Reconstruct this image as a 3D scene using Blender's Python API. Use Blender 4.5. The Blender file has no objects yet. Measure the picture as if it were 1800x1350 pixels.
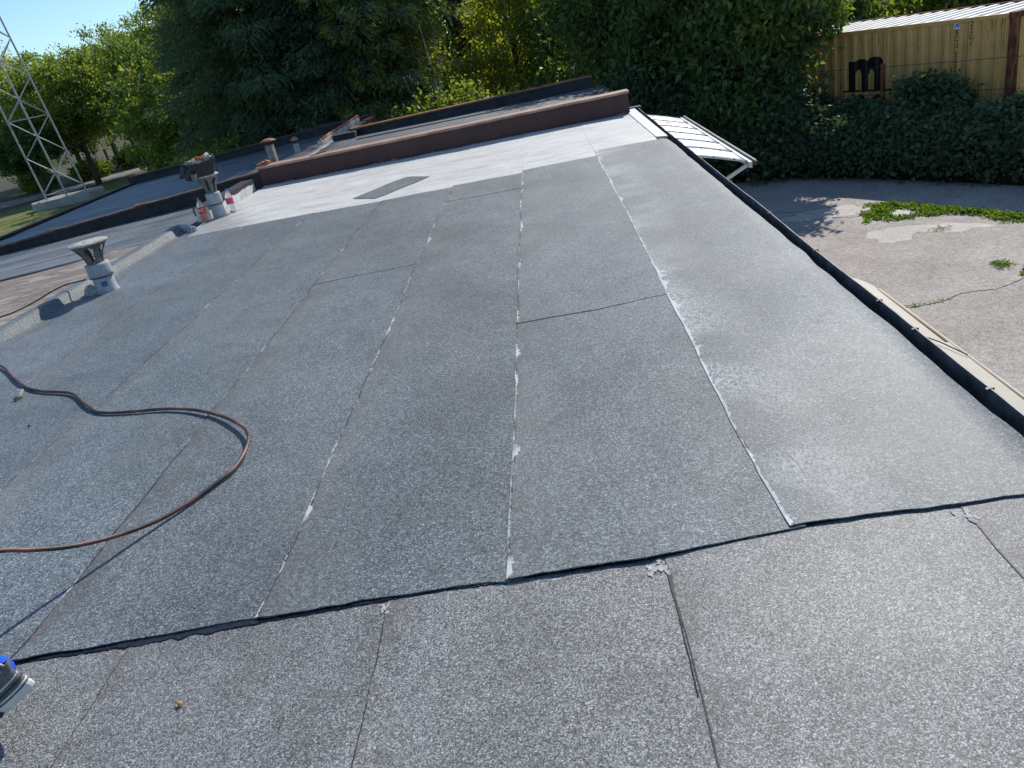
import bpy, math, random
import numpy as np
from mathutils import Vector, Matrix, noise as mnoise
rad = math.radians
random.seed(7); rng = np.random.default_rng(7)
S = bpy.context.scene
COL = S.collection

# ------------------------------------------------------------------ camera
cam_d = bpy.data.cameras.new('camera'); cam = bpy.data.objects.new('camera', cam_d); COL.objects.link(cam)
right = (0.98149789, 0.01827354, -0.19059896); down = (-0.1646939, -0.42715638, -0.88905194); fwd = (-0.09766169, 0.90399309, -0.41624354)
cam.matrix_world = Matrix(((right[0], -down[0], -fwd[0], 0), (right[1], -down[1], -fwd[1], 0), (right[2], -down[2], -fwd[2], 1.7), (0, 0, 0, 1)))
cam_d.sensor_width = 36; cam_d.lens = 27.08; cam_d.clip_end = 2000; cam_d.clip_start = 0.05
S.camera = cam
# ------------------------------------------------------------------ world + sun
SUN_EL, SUN_AZ = rad(38), rad(25)
W = bpy.data.worlds.new('World'); S.world = W; W.use_nodes = True
wn, wl = W.node_tree.nodes, W.node_tree.links
bg = wn['Background']; sky = wn.new('ShaderNodeTexSky'); sky.sky_type = 'NISHITA'; sky.sun_disc = False
sky.sun_elevation = SUN_EL; sky.sun_rotation = SUN_AZ; sky.air_density = 1.0; sky.dust_density = 0.05; sky.ozone_density = 1.6
wc = wn.new('ShaderNodeTexCoord'); wm = wn.new('ShaderNodeMapping'); wm.inputs['Scale'].default_value = (1.2, 2.2, 6)
wno = wn.new('ShaderNodeTexNoise'); wno.inputs['Scale'].default_value = 2.2; wno.inputs['Detail'].default_value = 6; wno.inputs['Roughness'].default_value = .6
wr = wn.new('ShaderNodeValToRGB'); wr.color_ramp.elements[0].position = .56; wr.color_ramp.elements[1].position = .80
wr.color_ramp.elements[1].color = (.75, .75, .75, 1)
wx = wn.new('ShaderNodeMixRGB'); wx.inputs[2].default_value = (9.5, 10, 10.5, 1)
wl.new(wc.outputs['Generated'], wm.inputs[0]); wl.new(wm.outputs[0], wno.inputs['Vector']); wl.new(wno.outputs['Fac'], wr.inputs[0])
wl.new(wr.outputs[0], wx.inputs[0]); wt = wn.new('ShaderNodeMixRGB'); wt.blend_type = 'MULTIPLY'; wt.inputs[0].default_value = 1; wt.inputs[2].default_value = (.80, 1.0, 1.16, 1); wl.new(sky.outputs[0], wt.inputs[1]); wl.new(wt.outputs[0], wx.inputs[1]); wl.new(wx.outputs[0], bg.inputs[0])
bg.inputs[1].default_value = 0.125
sd = bpy.data.lights.new('sun', 'SUN'); sd.energy = 4.9; sd.angle = rad(.53); sd.color = (1, .95, .87)
so = bpy.data.objects.new('sun', sd); COL.objects.link(so)
tosun = Vector((math.sin(SUN_AZ)*math.cos(SUN_EL), math.cos(SUN_AZ)*math.cos(SUN_EL), math.sin(SUN_EL)))
so.rotation_euler = tosun.to_track_quat('Z', 'Y').to_euler(); so.location = (10, 20, 30)
S.view_settings.view_transform = 'Standard'; S.view_settings.look = 'None'; S.view_settings.exposure = 0; S.view_settings.gamma = 1

# ------------------------------------------------------------------ materials
class NT:
    def __init__(s, name, rough=.7, spec=.3):
        s.m = bpy.data.materials.new(name); s.m.use_nodes = True; s.n = s.m.node_tree.nodes; s.l = s.m.node_tree.links
        s.b = s.n['Principled BSDF']; s.b.inputs['Roughness'].default_value = rough; s.b.inputs['Specular IOR Level'].default_value = spec
        s.tc = s.n.new('ShaderNodeTexCoord')
    def coord(s, scale=(1, 1, 1), src='Object'):
        mp = s.n.new('ShaderNodeMapping'); mp.inputs['Scale'].default_value = scale; s.l.new(s.tc.outputs[src], mp.inputs[0]); return mp.outputs[0]
    def noise(s, scale, detail=3, rough=.55, vec=None, dist=0):
        t = s.n.new('ShaderNodeTexNoise'); t.inputs['Scale'].default_value = scale; t.inputs['Detail'].default_value = detail
        t.inputs['Roughness'].default_value = rough; t.inputs['Distortion'].default_value = dist
        s.l.new(vec if vec else s.tc.outputs['Object'], t.inputs['Vector']); return t.outputs['Fac']
    def ramp(s, fac, stops):
        r = s.n.new('ShaderNodeValToRGB'); e = r.color_ramp.elements
        while len(e) < len(stops): e.new(.5)
        for el, (p, c) in zip(e, stops):
            el.position = p; el.color = (c, c, c, 1) if isinstance(c, (int, float)) else (*c, 1)
        s.l.new(fac, r.inputs[0]); return r.outputs[0]
    def mix(s, fac, a, b, mode='MIX'):
        x = s.n.new('ShaderNodeMixRGB'); x.blend_type = mode
        for i, v in enumerate((fac, a, b)):
            if isinstance(v, (int, float)): x.inputs[i].default_value = v if i == 0 else (v, v, v, 1)
            elif isinstance(v, tuple): x.inputs[i].default_value = (*v, 1)
            else: s.l.new(v, x.inputs[i])
        return x.outputs[0]
    def math(s, op, a, b=0.0, clamp=False):
        x = s.n.new('ShaderNodeMath'); x.operation = op; x.use_clamp = clamp
        for i, v in enumerate((a, b)):
            if isinstance(v, (int, float)): x.inputs[i].default_value = v
            else: s.l.new(v, x.inputs[i])
        return x.outputs[0]
    def col(s, c):
        if isinstance(c, tuple): s.b.inputs['Base Color'].default_value = (*c, 1)
        else: s.l.new(c, s.b.inputs['Base Color'])
    def bump(s, h, strength=.3, dist=.01):
        b = s.n.new('ShaderNodeBump'); b.inputs['Strength'].default_value = strength; b.inputs['Distance'].default_value = dist
        s.l.new(h, b.inputs['Height']); s.l.new(b.outputs[0], s.b.inputs['Normal'])
    def sep(s, v):
        x = s.n.new('ShaderNodeSeparateXYZ'); s.l.new(v, x.inputs[0]); return x.outputs

def simple(name, c, rough=.7, spec=.3, var=.25, scale=6, metal=0, bump=.15, bscale=60):
    t = NT(name, rough, spec); t.b.inputs['Metallic'].default_value = metal
    n = t.noise(scale, 5, .6); lo = tuple(v*(1-var) for v in c); hi = tuple(min(1, v*(1+var)) for v in c)
    t.col(t.ramp(n, [(.3, lo), (.7, hi)]))
    if bump: t.bump(t.noise(bscale, 4, .6), bump, .004)
    return t.m

def felt(name, lo, hi, tint_dirt, near=False, bands=False):
    """mineral felt; object colour r = white bleed along the lap, g = brown stain along the lap"""
    t = NT(name, .62, .35)
    def cells(sc):
        v = t.n.new('ShaderNodeTexVoronoi'); v.inputs['Scale'].default_value = sc; t.l.new(t.tc.outputs['Object'], v.inputs['Vector'])
        q = t.n.new('ShaderNodeSeparateColor'); t.l.new(v.outputs['Color'], q.inputs[0]); return q.outputs[0]
    g1 = cells(430 if near else 340); g2 = cells(250 if near else 165); g3 = cells(110 if near else 75)
    g = t.math('ADD', t.math('MULTIPLY', g1, (.50 if near else .50)), t.math('ADD', t.math('MULTIPLY', g2, .44), t.math('MULTIPLY', g3, .06)))
    mid = tuple((a*.55+b*.45) for a, b in zip(lo, hi))
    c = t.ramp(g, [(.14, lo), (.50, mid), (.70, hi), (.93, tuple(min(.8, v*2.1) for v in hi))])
    big = t.noise(.9, 4, .6, t.coord((1, .7, 1))); c = t.mix(1, c, t.ramp(big, [(.3, .80), (.7, 1.14)]), 'MULTIPLY')
    mot = t.noise(5.5, 4, .65); c = t.mix(1, c, t.ramp(mot, [(.3, .88), (.7, 1.08)]), 'MULTIPLY')
    dirt = t.noise(1.7, 5, .65, t.coord((1, .35, 1))); c = t.mix(t.math('MULTIPLY', t.ramp(dirt, [(.52, 0.0), (.72, 1.0)]), .30), c, tint_dirt)
    tide = t.noise(.75, 4, .55, t.coord((1, .8, 1))); c = t.mix(1, c, t.ramp(tide, [(.40, .90), (.47, 1.0), (.525, 1.02), (.535, .90), (.56, 1.0)]), 'MULTIPLY')
    if bands:
        bd = t.noise(2.2, 3, .6, t.coord((.12, 1.4, 1))); c = t.mix(1, c, t.ramp(bd, [(.40, .62), (.55, 1.05)]), 'MULTIPLY')
    oi = t.n.new('ShaderNodeObjectInfo'); oc = t.n.new('ShaderNodeSeparateColor'); t.l.new(oi.outputs['Color'], oc.inputs[0])
    c = t.mix(1, c, t.ramp(oi.outputs['Random'], [(0, .93), (1, 1.06)]), 'MULTIPLY')
    u, v, _ = t.sep(t.tc.outputs['UV'])
    wob = t.noise(3.0, 5, .7, t.coord((1, 1, 1))); wob2 = t.noise(38, 3, .7)
    # brown tar stain to the right of the lap
    br = t.math('MULTIPLY', t.math('SUBTRACT', 1, t.math('DIVIDE', u, t.math('MULTIPLY', t.ramp(wob, [(.45, .01), (.72, .34)]), 1.0), ), True), oc.outputs[1], True)
    c = t.mix(t.math('MULTIPLY', br, .6), c, (.085, .066, .052))
    dust = t.math('MULTIPLY', t.math('SUBTRACT', 1, t.math('DIVIDE', u, .38), True), t.ramp(t.noise(1.1, 4, .6, t.coord((.6, .5, 1))), [(.40, 0.0), (.62, 1.0)]))
    c = t.mix(t.math('MULTIPLY', dust, .0 if near else .45), c, (.215, .208, .188))
    # white bleed line at the lap + scattered white scuffs beside it
    wth = t.math('MULTIPLY', t.ramp(t.noise(2.3, 6, .75), [(.38, .003), (.53, .012), (.70, .06)]), t.math('POWER', oc.outputs[0], 1.1))
    core = t.math('GREATER_THAN', t.math('SUBTRACT', wth, u), t.math('MULTIPLY', t.math('SUBTRACT', wob2, .42), .025))
    lap_shade = t.math('GREATER_THAN', t.ramp(t.noise(4.5, 5, .75), [(.30, .001 if near else .004), (.5, .004 if near else .009), (.75, .010 if near else .021)]), u)  # thin shadow of the lap edge, painted in as a dark bitumen-coloured line
    c = t.mix(t.math('MULTIPLY', lap_shade, .85), c, (.02, .021, .026))
    brk = t.math('ADD', t.ramp(t.noise(2.6, 4, .7), [(.44, 0.0), (.56, 1.0)]), t.math('MULTIPLY', t.math('SUBTRACT', oc.outputs[0], .72), .85), True)
    c = t.mix(t.math('MULTIPLY', t.math('MULTIPLY', core, brk), .85), c, (.60, .61, .62))
    sc = t.math('MULTIPLY', t.math('SUBTRACT', 1, t.math('DIVIDE', u, .42), True), t.ramp(t.noise(1.3, 3, .5), [(.43, 0.0), (.56, 1.0)]))
    sc = t.math('MULTIPLY', t.math('MULTIPLY', sc, t.ramp(t.noise(60, 4, .8, t.coord((1.6, .6, 1))), [(.44, 0.0), (.58, 1.0)])), t.math('SUBTRACT', oc.outputs[0], .7), True)
    c = t.mix(t.math('MULTIPLY', sc, .85), c, (.6, .61, .6))
    t.col(c); t.bump(g, .5, .004)
    t.b.inputs['Roughness'].default_value = .50; t.b.inputs['Specular IOR Level'].default_value = .29
    return t.m

M = {}
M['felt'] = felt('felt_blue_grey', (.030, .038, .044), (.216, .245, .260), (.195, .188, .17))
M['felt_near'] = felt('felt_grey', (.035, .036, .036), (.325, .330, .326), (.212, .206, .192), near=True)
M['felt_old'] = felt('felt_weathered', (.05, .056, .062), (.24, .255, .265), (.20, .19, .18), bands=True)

def painted():
    t = NT('aluminium_painted_felt', .5, .35)
    n1 = t.noise(2.0, 6, .7, t.coord((.6, 1.6, 1)), .4); n2 = t.noise(45, 3, .7); n3 = t.noise(9, 5, .7, t.coord((.35, 1.5, 1)))
    c = t.ramp(n1, [(.25, (.42, .408, .378)), (.45, (.60, .587, .55)), (.68, (.73, .715, .675))])
    c = t.mix(1, c, t.ramp(n2, [(.3, .84), (.6, 1.05)]), 'MULTIPLY')
    c = t.mix(t.ramp(n3, [(.54, 0.0), (.68, .7)]), c, (.36, .355, .345))
    u, v, _ = t.sep(t.tc.outputs['UV']); sp = t.noise(16, 5, .75); c = t.mix(t.ramp(sp, [(.60, 0.0), (.68, .6)]), c, (.25, .245, .235))
    c = t.mix(t.math('MULTIPLY', t.math('GREATER_THAN', t.ramp(t.noise(6, 4, .7), [(.3, .004), (.7, .022)]), u), .4), c, (.80, .79, .77))
    c = t.mix(t.math('MULTIPLY', t.math('GREATER_THAN', t.ramp(t.noise(7, 4, .7), [(.45, .0), (.7, .009)]), u), .8), c, (.12, .12, .12))
    # bare grey-brown patch at the curb corner
    x, y, _ = t.sep(t.tc.outputs['Object'])
    d = t.math('ADD', t.math('MULTIPLY', t.math('ADD', x, 5.0), .9), t.math('MULTIPLY', t.math('SUBTRACT', y, 10.1), .42))
    d = t.math('ADD', d, t.math('MULTIPLY', t.math('SUBTRACT', t.noise(5, 5, .7), .5), 1.1))
    c = t.mix(t.math('MULTIPLY', t.ramp(d, [(.55, 1.0), (1.0, 0.0)]), .8), c, (.27, .265, .25))
    t.col(c); t.bump(t.math('ADD', n2, t.math('MULTIPLY', n3, 1.5)), .35, .005); return t.m
M['painted'] = painted()

def rustred():
    t = NT('oxide_red_paint', .6, .3)
    n = t.noise(3, 5, .65); c = t.ramp(n, [(.3, (.066, .033, .028)), (.7, (.096, .047, .039))])
    sp = t.noise(42, 3, .8); big = t.noise(1.4, 3, .5)
    c = t.mix(t.math('MULTIPLY', t.ramp(sp, [(.66, 0.0), (.70, 1.0)]), t.ramp(big, [(.5, 0.0), (.62, .8)])), c, (.42, .40, .38))
    x, y, z = t.sep(t.tc.outputs['Object'])
    low = t.math('SUBTRACT', t.ramp(t.noise(7, 5, .75), [(.50, 0.0), (.85, .08)]), z)
    c = t.mix(t.math('MULTIPLY', t.math('GREATER_THAN', low, 0.0), .55), c, (.30, .285, .275))
    t.col(c); t.bump(t.noise(25, 4, .6), .25, .006); return t.m
M['red'] = rustred()
M['coping'] = simple('sun_bleached_red_coping', (.40, .245, .19), .6, .3, .3, 5)
M['rust'] = simple('rusty_sheet', (.26, .115, .06), .7, .3, .5, 9)
M['rustdark'] = simple('dark_rusty_edge', (.085, .05, .04), .7, .3, .5, 7)
M['dark_felt'] = simple('dark_bitumen_face', (.032, .034, .04), .75, .3, .4, 5)
M['bitumen'] = simple('black_bitumen', (.012, .013, .018), .35, .5, .5, 30, bump=.6, bscale=70)
M['zinc'] = simple('dark_gutter_sheet', (.085, .088, .098), .75, .3, .6, 9, metal=.1)
M['lip'] = simple('worn_gutter_edge', (.17, .165, .16), .5, .4, .5, 5, metal=.5)
M['silver'] = simple('bright_flashing', (.74, .75, .76), .42, .5, .08, 5, metal=.15, bump=.1)
M['cement'] = simple('fibre_cement', (.36, .38, .40), .75, .3, .22, 14, bump=.3)
M['cement_dark'] = simple('weathered_cement', (.145, .142, .135), .85, .2, .45, 16, bump=.5)
M['chimney_cement'] = simple('stained_chimney_cement', (.26, .235, .205), .85, .2, .4, 9, bump=.4)
M['cement_top'] = simple('lichen_cement', (.40, .385, .345), .9, .2, .5, 22, bump=.9, bscale=40)
M['plaster'] = simple('dirty_white_plaster', (.62, .61, .59), .8, .2, .25, 7)
M['wall'] = simple('rendered_wall', (.42, .40, .36), .85, .2, .15, 3)
M['tile_red'] = simple('clay_tile', (.42, .16, .09), .75, .2, .35, 12)
M['steel'] = simple('galvanised_steel', (.34, .36, .38), .5, .5, .2, 3, metal=.45, bump=0)
M['concrete'] = simple('grey_concrete', (.36, .355, .33), .88, .2, .28, 2.5, bump=.5)
M['hosem'] = None
t = NT('brick_red_rubber', .5, .4); n = t.noise(4.5, 4, .6)
t.col(t.ramp(n, [(.40, (.03, .024, .022)), (.50, (.10, .050, .042)), (.62, (.235, .09, .07))])); t.bump(t.noise(60, 3), .3, .003); M['hosem'] = t.m
M['black_plastic'] = simple('black_plastic', (.018, .019, .022), .38, .5, .3, 9, bump=.05)
M['white_sticker'] = simple('white_sticker', (.75, .75, .75), .5, .3, .05)
M['grey_sticker'] = simple('grey_panel', (.16, .17, .18), .5, .3, .1)
M['redprint'] = simple('red_print', (.55, .03, .03), .45, .4, .1, bump=0)
M['rag1'] = simple('cream_cloth', (.52, .45, .36), .9, .1, .35, 30)
M['rag2'] = simple('orange_cloth', (.55, .12, .05), .9, .1, .35, 30)
M['rag3'] = simple('grey_cloth', (.3, .3, .3), .9, .1, .35, 30)
M['cable'] = simple('black_cable', (.02, .02, .02), .5, .4, .2)
M['stone'] = simple('orange_stone', (.50, .27, .10), .8, .2, .35, 40)
M['stick'] = simple('grey_stick', (.22, .22, .20), .85, .2, .3, 40)
M['blue'] = simple('blue_workwear', (.012, .075, .46), .8, .2, .3, 8, bump=.4, bscale=220)
M['skin'] = simple('skin', (.45, .26, .18), .55, .4, .1, 8, bump=.05)
M['hair'] = simple('dark_hair', (.03, .022, .016), .6, .3, .3, 30)
M['shoe'] = simple('grey_shoe_mesh', (.14, .14, .14), .8, .2, .3, 60, bump=.5, bscale=300)
M['shoe_dark'] = simple('dark_shoe_panel', (.04, .04, .042), .6, .3, .3, 30)
M['sole'] = simple('pale_rubber_sole', (.60, .58, .54), .6, .3, .15, 20)
M['bark'] = simple('bark', (.075, .058, .042), .9, .1, .4, 8, bump=.8, bscale=25)
M['bark_dark'] = simple('spruce_bark', (.05, .038, .03), .9, .1, .4, 8, bump=.8, bscale=25)
M['blockcore'] = simple('dark_light_block', (.02, .022, .013), .95, .05, .5, 12, bump=.8)  # near-black fill for the added core inside the hedge
M['housewall'] = simple('pale_blue_render', (.46, .50, .56), .85, .2, .1, 2)
M['pvc'] = simple('white_frame', (.75, .76, .78), .5, .4, .05, bump=0)
t = NT('window_glass', .08, .6); t.col((.10, .13, .16)); M['glass'] = t.m
M['orange'] = simple('orange_post_paint', (.60, .16, .04), .6, .3, .2)
t = NT('white_polycarbonate', .35, .5); t.col((.80, .80, .78)); M['poly'] = t.m
M['cream_sheet'] = simple('cream_sheet', (.50, .44, .345), .5, .4, .08, 3, bump=.05)
M['frame_white'] = simple('white_steel_frame', (.66, .66, .63), .5, .4, .12, bump=0)
M['yellow_box'] = simple('yellow_sign', (.6, .5, .12), .6, .3, .1)
t = NT('pink_plastic', .2, .5); t.col(t.ramp(t.noise(14, 3), [(.35, (.62, .20, .16)), (.65, (.75, .36, .30))])); t.b.inputs['Transmission Weight'].default_value = .35; M['bottle'] = t.m
t = NT('clear_plastic', .12, .5); t.col((.80, .84, .86)); t.b.inputs['Transmission Weight'].default_value = .8; M['clear'] = t.m
M['pinkred'] = simple('pink_label', (.62, .10, .20), .5, .3, .1)
M['sealant'] = simple('dusty_white_sealant', (.44, .44, .43), .8, .2, .3, 40, bump=.6, bscale=120)
M['smear'] = simple('brown_tar_smear', (.07, .055, .05), .6, .3, .4, 40)
M['whiteprint'] = simple('white_print', (.8, .8, .8), .5, .3, .03, bump=0)

def brown_old():
    t = NT('old_brown_felt', .8, .2); v = t.coord((.32, 1.0, 1)); n = t.noise(1.4, 6, .66, v, 2.2); f = t.noise(60, 3, .7)
    c = t.ramp(n, [(.30, (.16, .125, .10)), (.44, (.30, .25, .215)), (.50, (.17, .135, .115)), (.55, (.35, .30, .265)), (.8, (.42, .385, .355))])
    c = t.mix(1, c, t.ramp(f, [(.3, .85), (.65, 1.08)]), 'MULTIPLY'); t.col(c); t.bump(t.math('ADD', n, t.math('MULTIPLY', f, .08)), .8, .06); return t.m
M['brown'] = brown_old()

def containerpaint():
    t = NT('ochre_container_paint', .6, .35)
    n = t.noise(2.2, 4, .6); c = t.ramp(n, [(.3, (.60, .33, .10)), (.7, (.72, .425, .15))])
    st = t.noise(9, 5, .75, t.coord((1.6, 1, .16))); c = t.mix(t.math('MULTIPLY', t.ramp(st, [(.52, 0.0), (.68, 1.0)]), .75), c, (.27, .20, .10))
    ru = t.noise(11, 6, .8, t.coord((2.2, 1, .09))); c = t.mix(t.ramp(ru, [(.60, 0.0), (.64, .95)]), c, (.16, .055, .025))
    sp = t.noise(16, 5, .8); c = t.mix(t.ramp(sp, [(.66, 0.0), (.69, .9)]), c, (.14, .055, .03))
    t.col(c); t.bump(n, .15, .01); return t.m
M['ochre'] = containerpaint()
t = NT('rusted_post', .75, .2); st = t.noise(7, 5, .75, t.coord((1.5, 1.5, .3)))
t.col(t.ramp(st, [(.38, (.055, .024, .016)), (.5, (.17, .055, .025)), (.62, (.28, .13, .06)), (.72, (.42, .27, .10))])); t.bump(st, .4, .01); M['rustpost'] = t.m
M['croof'] = simple('bleached_container_roof', (.66, .63, .57), .55, .4, .22, 2)
t = NT('black_emblem_paint', .55, .3); ch = t.noise(26, 5, .8, t.coord((1, 1, .5)))
t.col(t.ramp(ch, [(.66, (.013, .013, .014)), (.69, (.40, .27, .08))])); M['blackpaint'] = t.m
M['blackletter'] = simple('black_letter_paint', (.02, .02, .02), .6, .3, .2, bump=0)
M['bluew'] = simple('blue_letter', (.05, .12, .30), .6, .3, .1, bump=0)

def leafmat(name, c1, c2, c3=None, trans=.5, rough=.5):
    m = bpy.data.materials.new(name); m.use_nodes = True; n, l = m.node_tree.nodes, m.node_tree.links
    for x in list(n): n.remove(x)
    out = n.new('ShaderNodeOutputMaterial'); g = n.new('ShaderNodeNewGeometry'); r = n.new('ShaderNodeValToRGB')
    e = r.color_ramp.elements; e[0].color = (*c1, 1); e[1].color = (*c2, 1)
    if c3: x = e.new(.86); x.color = (*c2, 1); e[2].color = (*c3, 1)
    l.new(g.outputs['Random Per Island'], r.inputs[0])
    d = n.new('ShaderNodeBsdfPrincipled'); d.inputs['Roughness'].default_value = rough; d.inputs['Specular IOR Level'].default_value = .35; l.new(r.outputs[0], d.inputs['Base Color'])
    tr = n.new('ShaderNodeBsdfTranslucent'); tm = n.new('ShaderNodeMixRGB'); tm.blend_type = 'MULTIPLY'; tm.inputs[0].default_value = 1; tm.inputs[2].default_value = (2.1, 2.0, .6, 1)
    l.new(r.outputs[0], tm.inputs[1]); l.new(tm.outputs[0], tr.inputs[0])
    mx = n.new('ShaderNodeMixShader'); mx.inputs[0].default_value = trans; l.new(d.outputs[0], mx.inputs[1]); l.new(tr.outputs[0], mx.inputs[2]); l.new(mx.outputs[0], out.inputs[0])
    return m
M['leaf_mid'] = leafmat('leaf_mid_green', (.07, .115, .03), (.16, .22, .055), (.26, .27, .075))
M['leaf_dark'] = leafmat('leaf_dark_green', (.056, .10, .046), (.115, .18, .062), (.18, .235, .075), .5)
M['leaf_yellow'] = leafmat('leaf_yellow_green', (.14, .185, .045), (.26, .29, .07), (.37, .34, .09), .58)
M['leaf_ivy'] = leafmat('leaf_ivy', (.042, .082, .044), (.09, .138, .066), (.12, .17, .08), .28, .55)
M['needle'] = leafmat('spruce_needles', (.056, .098, .068), (.105, .158, .09), (.145, .20, .10), .35, .6)
M['needle_sunlit'] = leafmat('spruce_needles_sunlit_tint', (.14, .17, .05), (.24, .25, .08), (.31, .29, .11), .5, .6)  # same needles in a brighter yellow-green, sunlight put into the colour
M['weed'] = leafmat('weed_leaf', (.060, .12, .024), (.12, .20, .04), (.2, .24, .07), .45)

def groundmat(name, stops, spk=120, grains=(.7, 1.2), bump=.5, extra=None):
    t = NT(name, .85, .2); n = t.noise(.35, 6, .62); c = t.ramp(n, stops); f = t.noise(spk, 3, .75); f2 = t.noise(spk*.3, 3, .75)
    c = t.mix(1, c, t.ramp(f, [(.35, grains[0]), (.65, grains[1])]), 'MULTIPLY'); c = t.mix(1, c, t.ramp(f2, [(.35, (grains[0]+1)/2), (.65, (grains[1]+1)/2)]), 'MULTIPLY')
    m2 = t.noise(1.3, 6, .7); c = t.mix(1, c, t.ramp(m2, [(.35, .86), (.7, 1.08)]), 'MULTIPLY')
    if extra: c = extra(t, c)
    t.col(c); t.bump(t.math('ADD', f, t.math('MULTIPLY', f2, 1.5)), bump, .012); return t.m
M['yard'] = groundmat('coarse_asphalt', [(.3, (.36, .315, .272)), (.5, (.46, .41, .365)), (.7, (.515, .47, .425))], 48, (.55, 1.32))
M['soil'] = groundmat('earth', [(.3, (.06, .055, .03)), (.7, (.11, .10, .05))], 20)
M['lawn'] = groundmat('dry_lawn', [(.3, (.10, .13, .03)), (.5, (.15, .165, .045)), (.7, (.21, .19, .075))], 9, (.6, 1.35))
M['road'] = groundmat('pale_asphalt_road', [(.3, (.22, .215, .20)), (.7, (.30, .29, .275))], 12)
M['patch'] = groundmat('pale_concrete_patch', [(.3, (.50, .46, .41)), (.7, (.66, .61, .56))], 30, (.85, 1.12), .3)
M['patch_dim'] = groundmat('worn_concrete', [(.3, (.36, .32, .285)), (.7, (.47, .43, .385))], 30, (.8, 1.15), .3)
M['crackm'] = simple('crack_dirt', (.075, .07, .045), .95, .1, .4, 20)

# ------------------------------------------------------------------ mesh helpers
class MB:
    def __init__(s): s.v = []; s.f = []; s.uv = None
    def box(s, x0, x1, y0, y1, z0, z1):
        b = len(s.v); s.v += [(x, y, z) for z in (z0, z1) for x, y in ((x0, y0), (x1, y0), (x1, y1), (x0, y1))]
        s.f += [tuple(b+i for i in q) for q in ((3, 2, 1, 0), (4, 5, 6, 7), (0, 1, 5, 4), (1, 2, 6, 5), (2, 3, 7, 6), (3, 0, 4, 7))]; return s
    def bar(s, p, q, w, h=None):
        h = h or w; p, q = Vector(p), Vector(q); d = (q-p).normalized(); a = Vector((0, 0, 1)) if abs(d.z) < .95 else Vector((1, 0, 0))
        x = d.cross(a).normalized()*w/2; y = x.cross(d).normalized()*h/2; b = len(s.v)
        for c in (p, q): s.v += [tuple(c+x*i+y*j) for i, j in ((-1, -1), (1, -1), (1, 1), (-1, 1))]
        s.f += [tuple(b+i for i in k) for k in ((0, 1, 2, 3), (7, 6, 5, 4), (0, 4, 5, 1), (1, 5, 6, 2), (2, 6, 7, 3), (3, 7, 4, 0))]; return s
    def tube(s, pts, r, n=10, cap=True):
        pts = [Vector(p) for p in pts]; rs = r if hasattr(r, '__len__') else [r]*len(pts); b = len(s.v); prev = None
        for i, p in enumerate(pts):
            d = (pts[min(i+1, len(pts)-1)]-pts[max(i-1, 0)]).normalized()
            if prev is None: a = Vector((0, 0, 1)) if abs(d.z) < .9 else Vector((1, 0, 0)); x = d.cross(a).normalized()
            else: x = (prev-d*prev.dot(d)).normalized()
            prev = x; y = d.cross(x)
            s.v += [tuple(p+(x*math.cos(2*math.pi*k/n)+y*math.sin(2*math.pi*k/n))*rs[i]) for k in range(n)]
        for i in range(len(pts)-1):
            for k in range(n): s.f.append((b+i*n+k, b+i*n+(k+1) % n, b+(i+1)*n+(k+1) % n, b+(i+1)*n+k))
        if cap: s.f.append(tuple(b+k for k in range(n))[::-1]); s.f.append(tuple(b+(len(pts)-1)*n+k for k in range(n)))
        return s
    def lathe(s, prof, n=28, c=(0, 0), wob=0):
        b = len(s.v)
        for r, z in prof: s.v += [(c[0]+r*math.cos(2*math.pi*k/n)*(1+wob*math.sin(3*k)), c[1]+r*math.sin(2*math.pi*k/n)*(1+wob*math.sin(3*k)), z) for k in range(n)]
        for i in range(len(prof)-1):
            for k in range(n): s.f.append((b+i*n+k, b+i*n+(k+1) % n, b+(i+1)*n+(k+1) % n, b+(i+1)*n+k))
        s.f.append(tuple(b+k for k in range(n))[::-1]); s.f.append(tuple(b+(len(prof)-1)*n+k for k in range(n))); return s
    def prism(s, poly, z0, z1):
        b = len(s.v); n = len(poly); s.v += [(x, y, z0) for x, y in poly]+[(x, y, z1) for x, y in poly]
        s.f += [tuple(range(b+n-1, b-1, -1)), tuple(range(b+n, b+2*n))]+[(b+i, b+(i+1) % n, b+n+(i+1) % n, b+n+i) for i in range(n)]; return s
    def build(s, name, mat, parent=None, smooth=False, bevel=0):
        me = bpy.data.meshes.new(name); me.from_pydata(s.v, [], s.f); me.update()
        if s.uv is not None:
            ul = me.uv_layers.new(name='UVMap'); li = np.empty(len(me.loops), dtype=np.int32); me.loops.foreach_get('vertex_index', li)
            ul.data.foreach_set('uv', np.asarray(s.uv, dtype=np.float32)[li].ravel())
        return link(name, me, mat, parent, smooth, bevel)
def link(name, me, mat, parent=None, smooth=False, bevel=0):
    if mat: me.materials.append(M[mat] if isinstance(mat, str) else mat)
    if smooth: me.shade_smooth()
    o = bpy.data.objects.new(name, me); COL.objects.link(o)
    if parent: o.parent = parent
    if bevel:
        md = o.modifiers.new('bevel', 'BEVEL'); md.width = bevel; md.segments = 2; md.limit_method = 'ANGLE'
    return o
def npmesh(name, V, Fq, k):
    me = bpy.data.meshes.new(name); V = np.ascontiguousarray(V, dtype=np.float32); Fq = np.ascontiguousarray(Fq, dtype=np.int32)
    me.vertices.add(len(V)); me.vertices.foreach_set('co', V.ravel()); nf = len(Fq); me.loops.add(nf*k); me.loops.foreach_set('vertex_index', Fq.ravel())
    me.polygons.add(nf); me.polygons.foreach_set('loop_start', np.arange(0, nf*k, k, dtype=np.int32)); me.polygons.foreach_set('loop_total', np.full(nf, k, dtype=np.int32))
    me.update(calc_edges=True); return me
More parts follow.
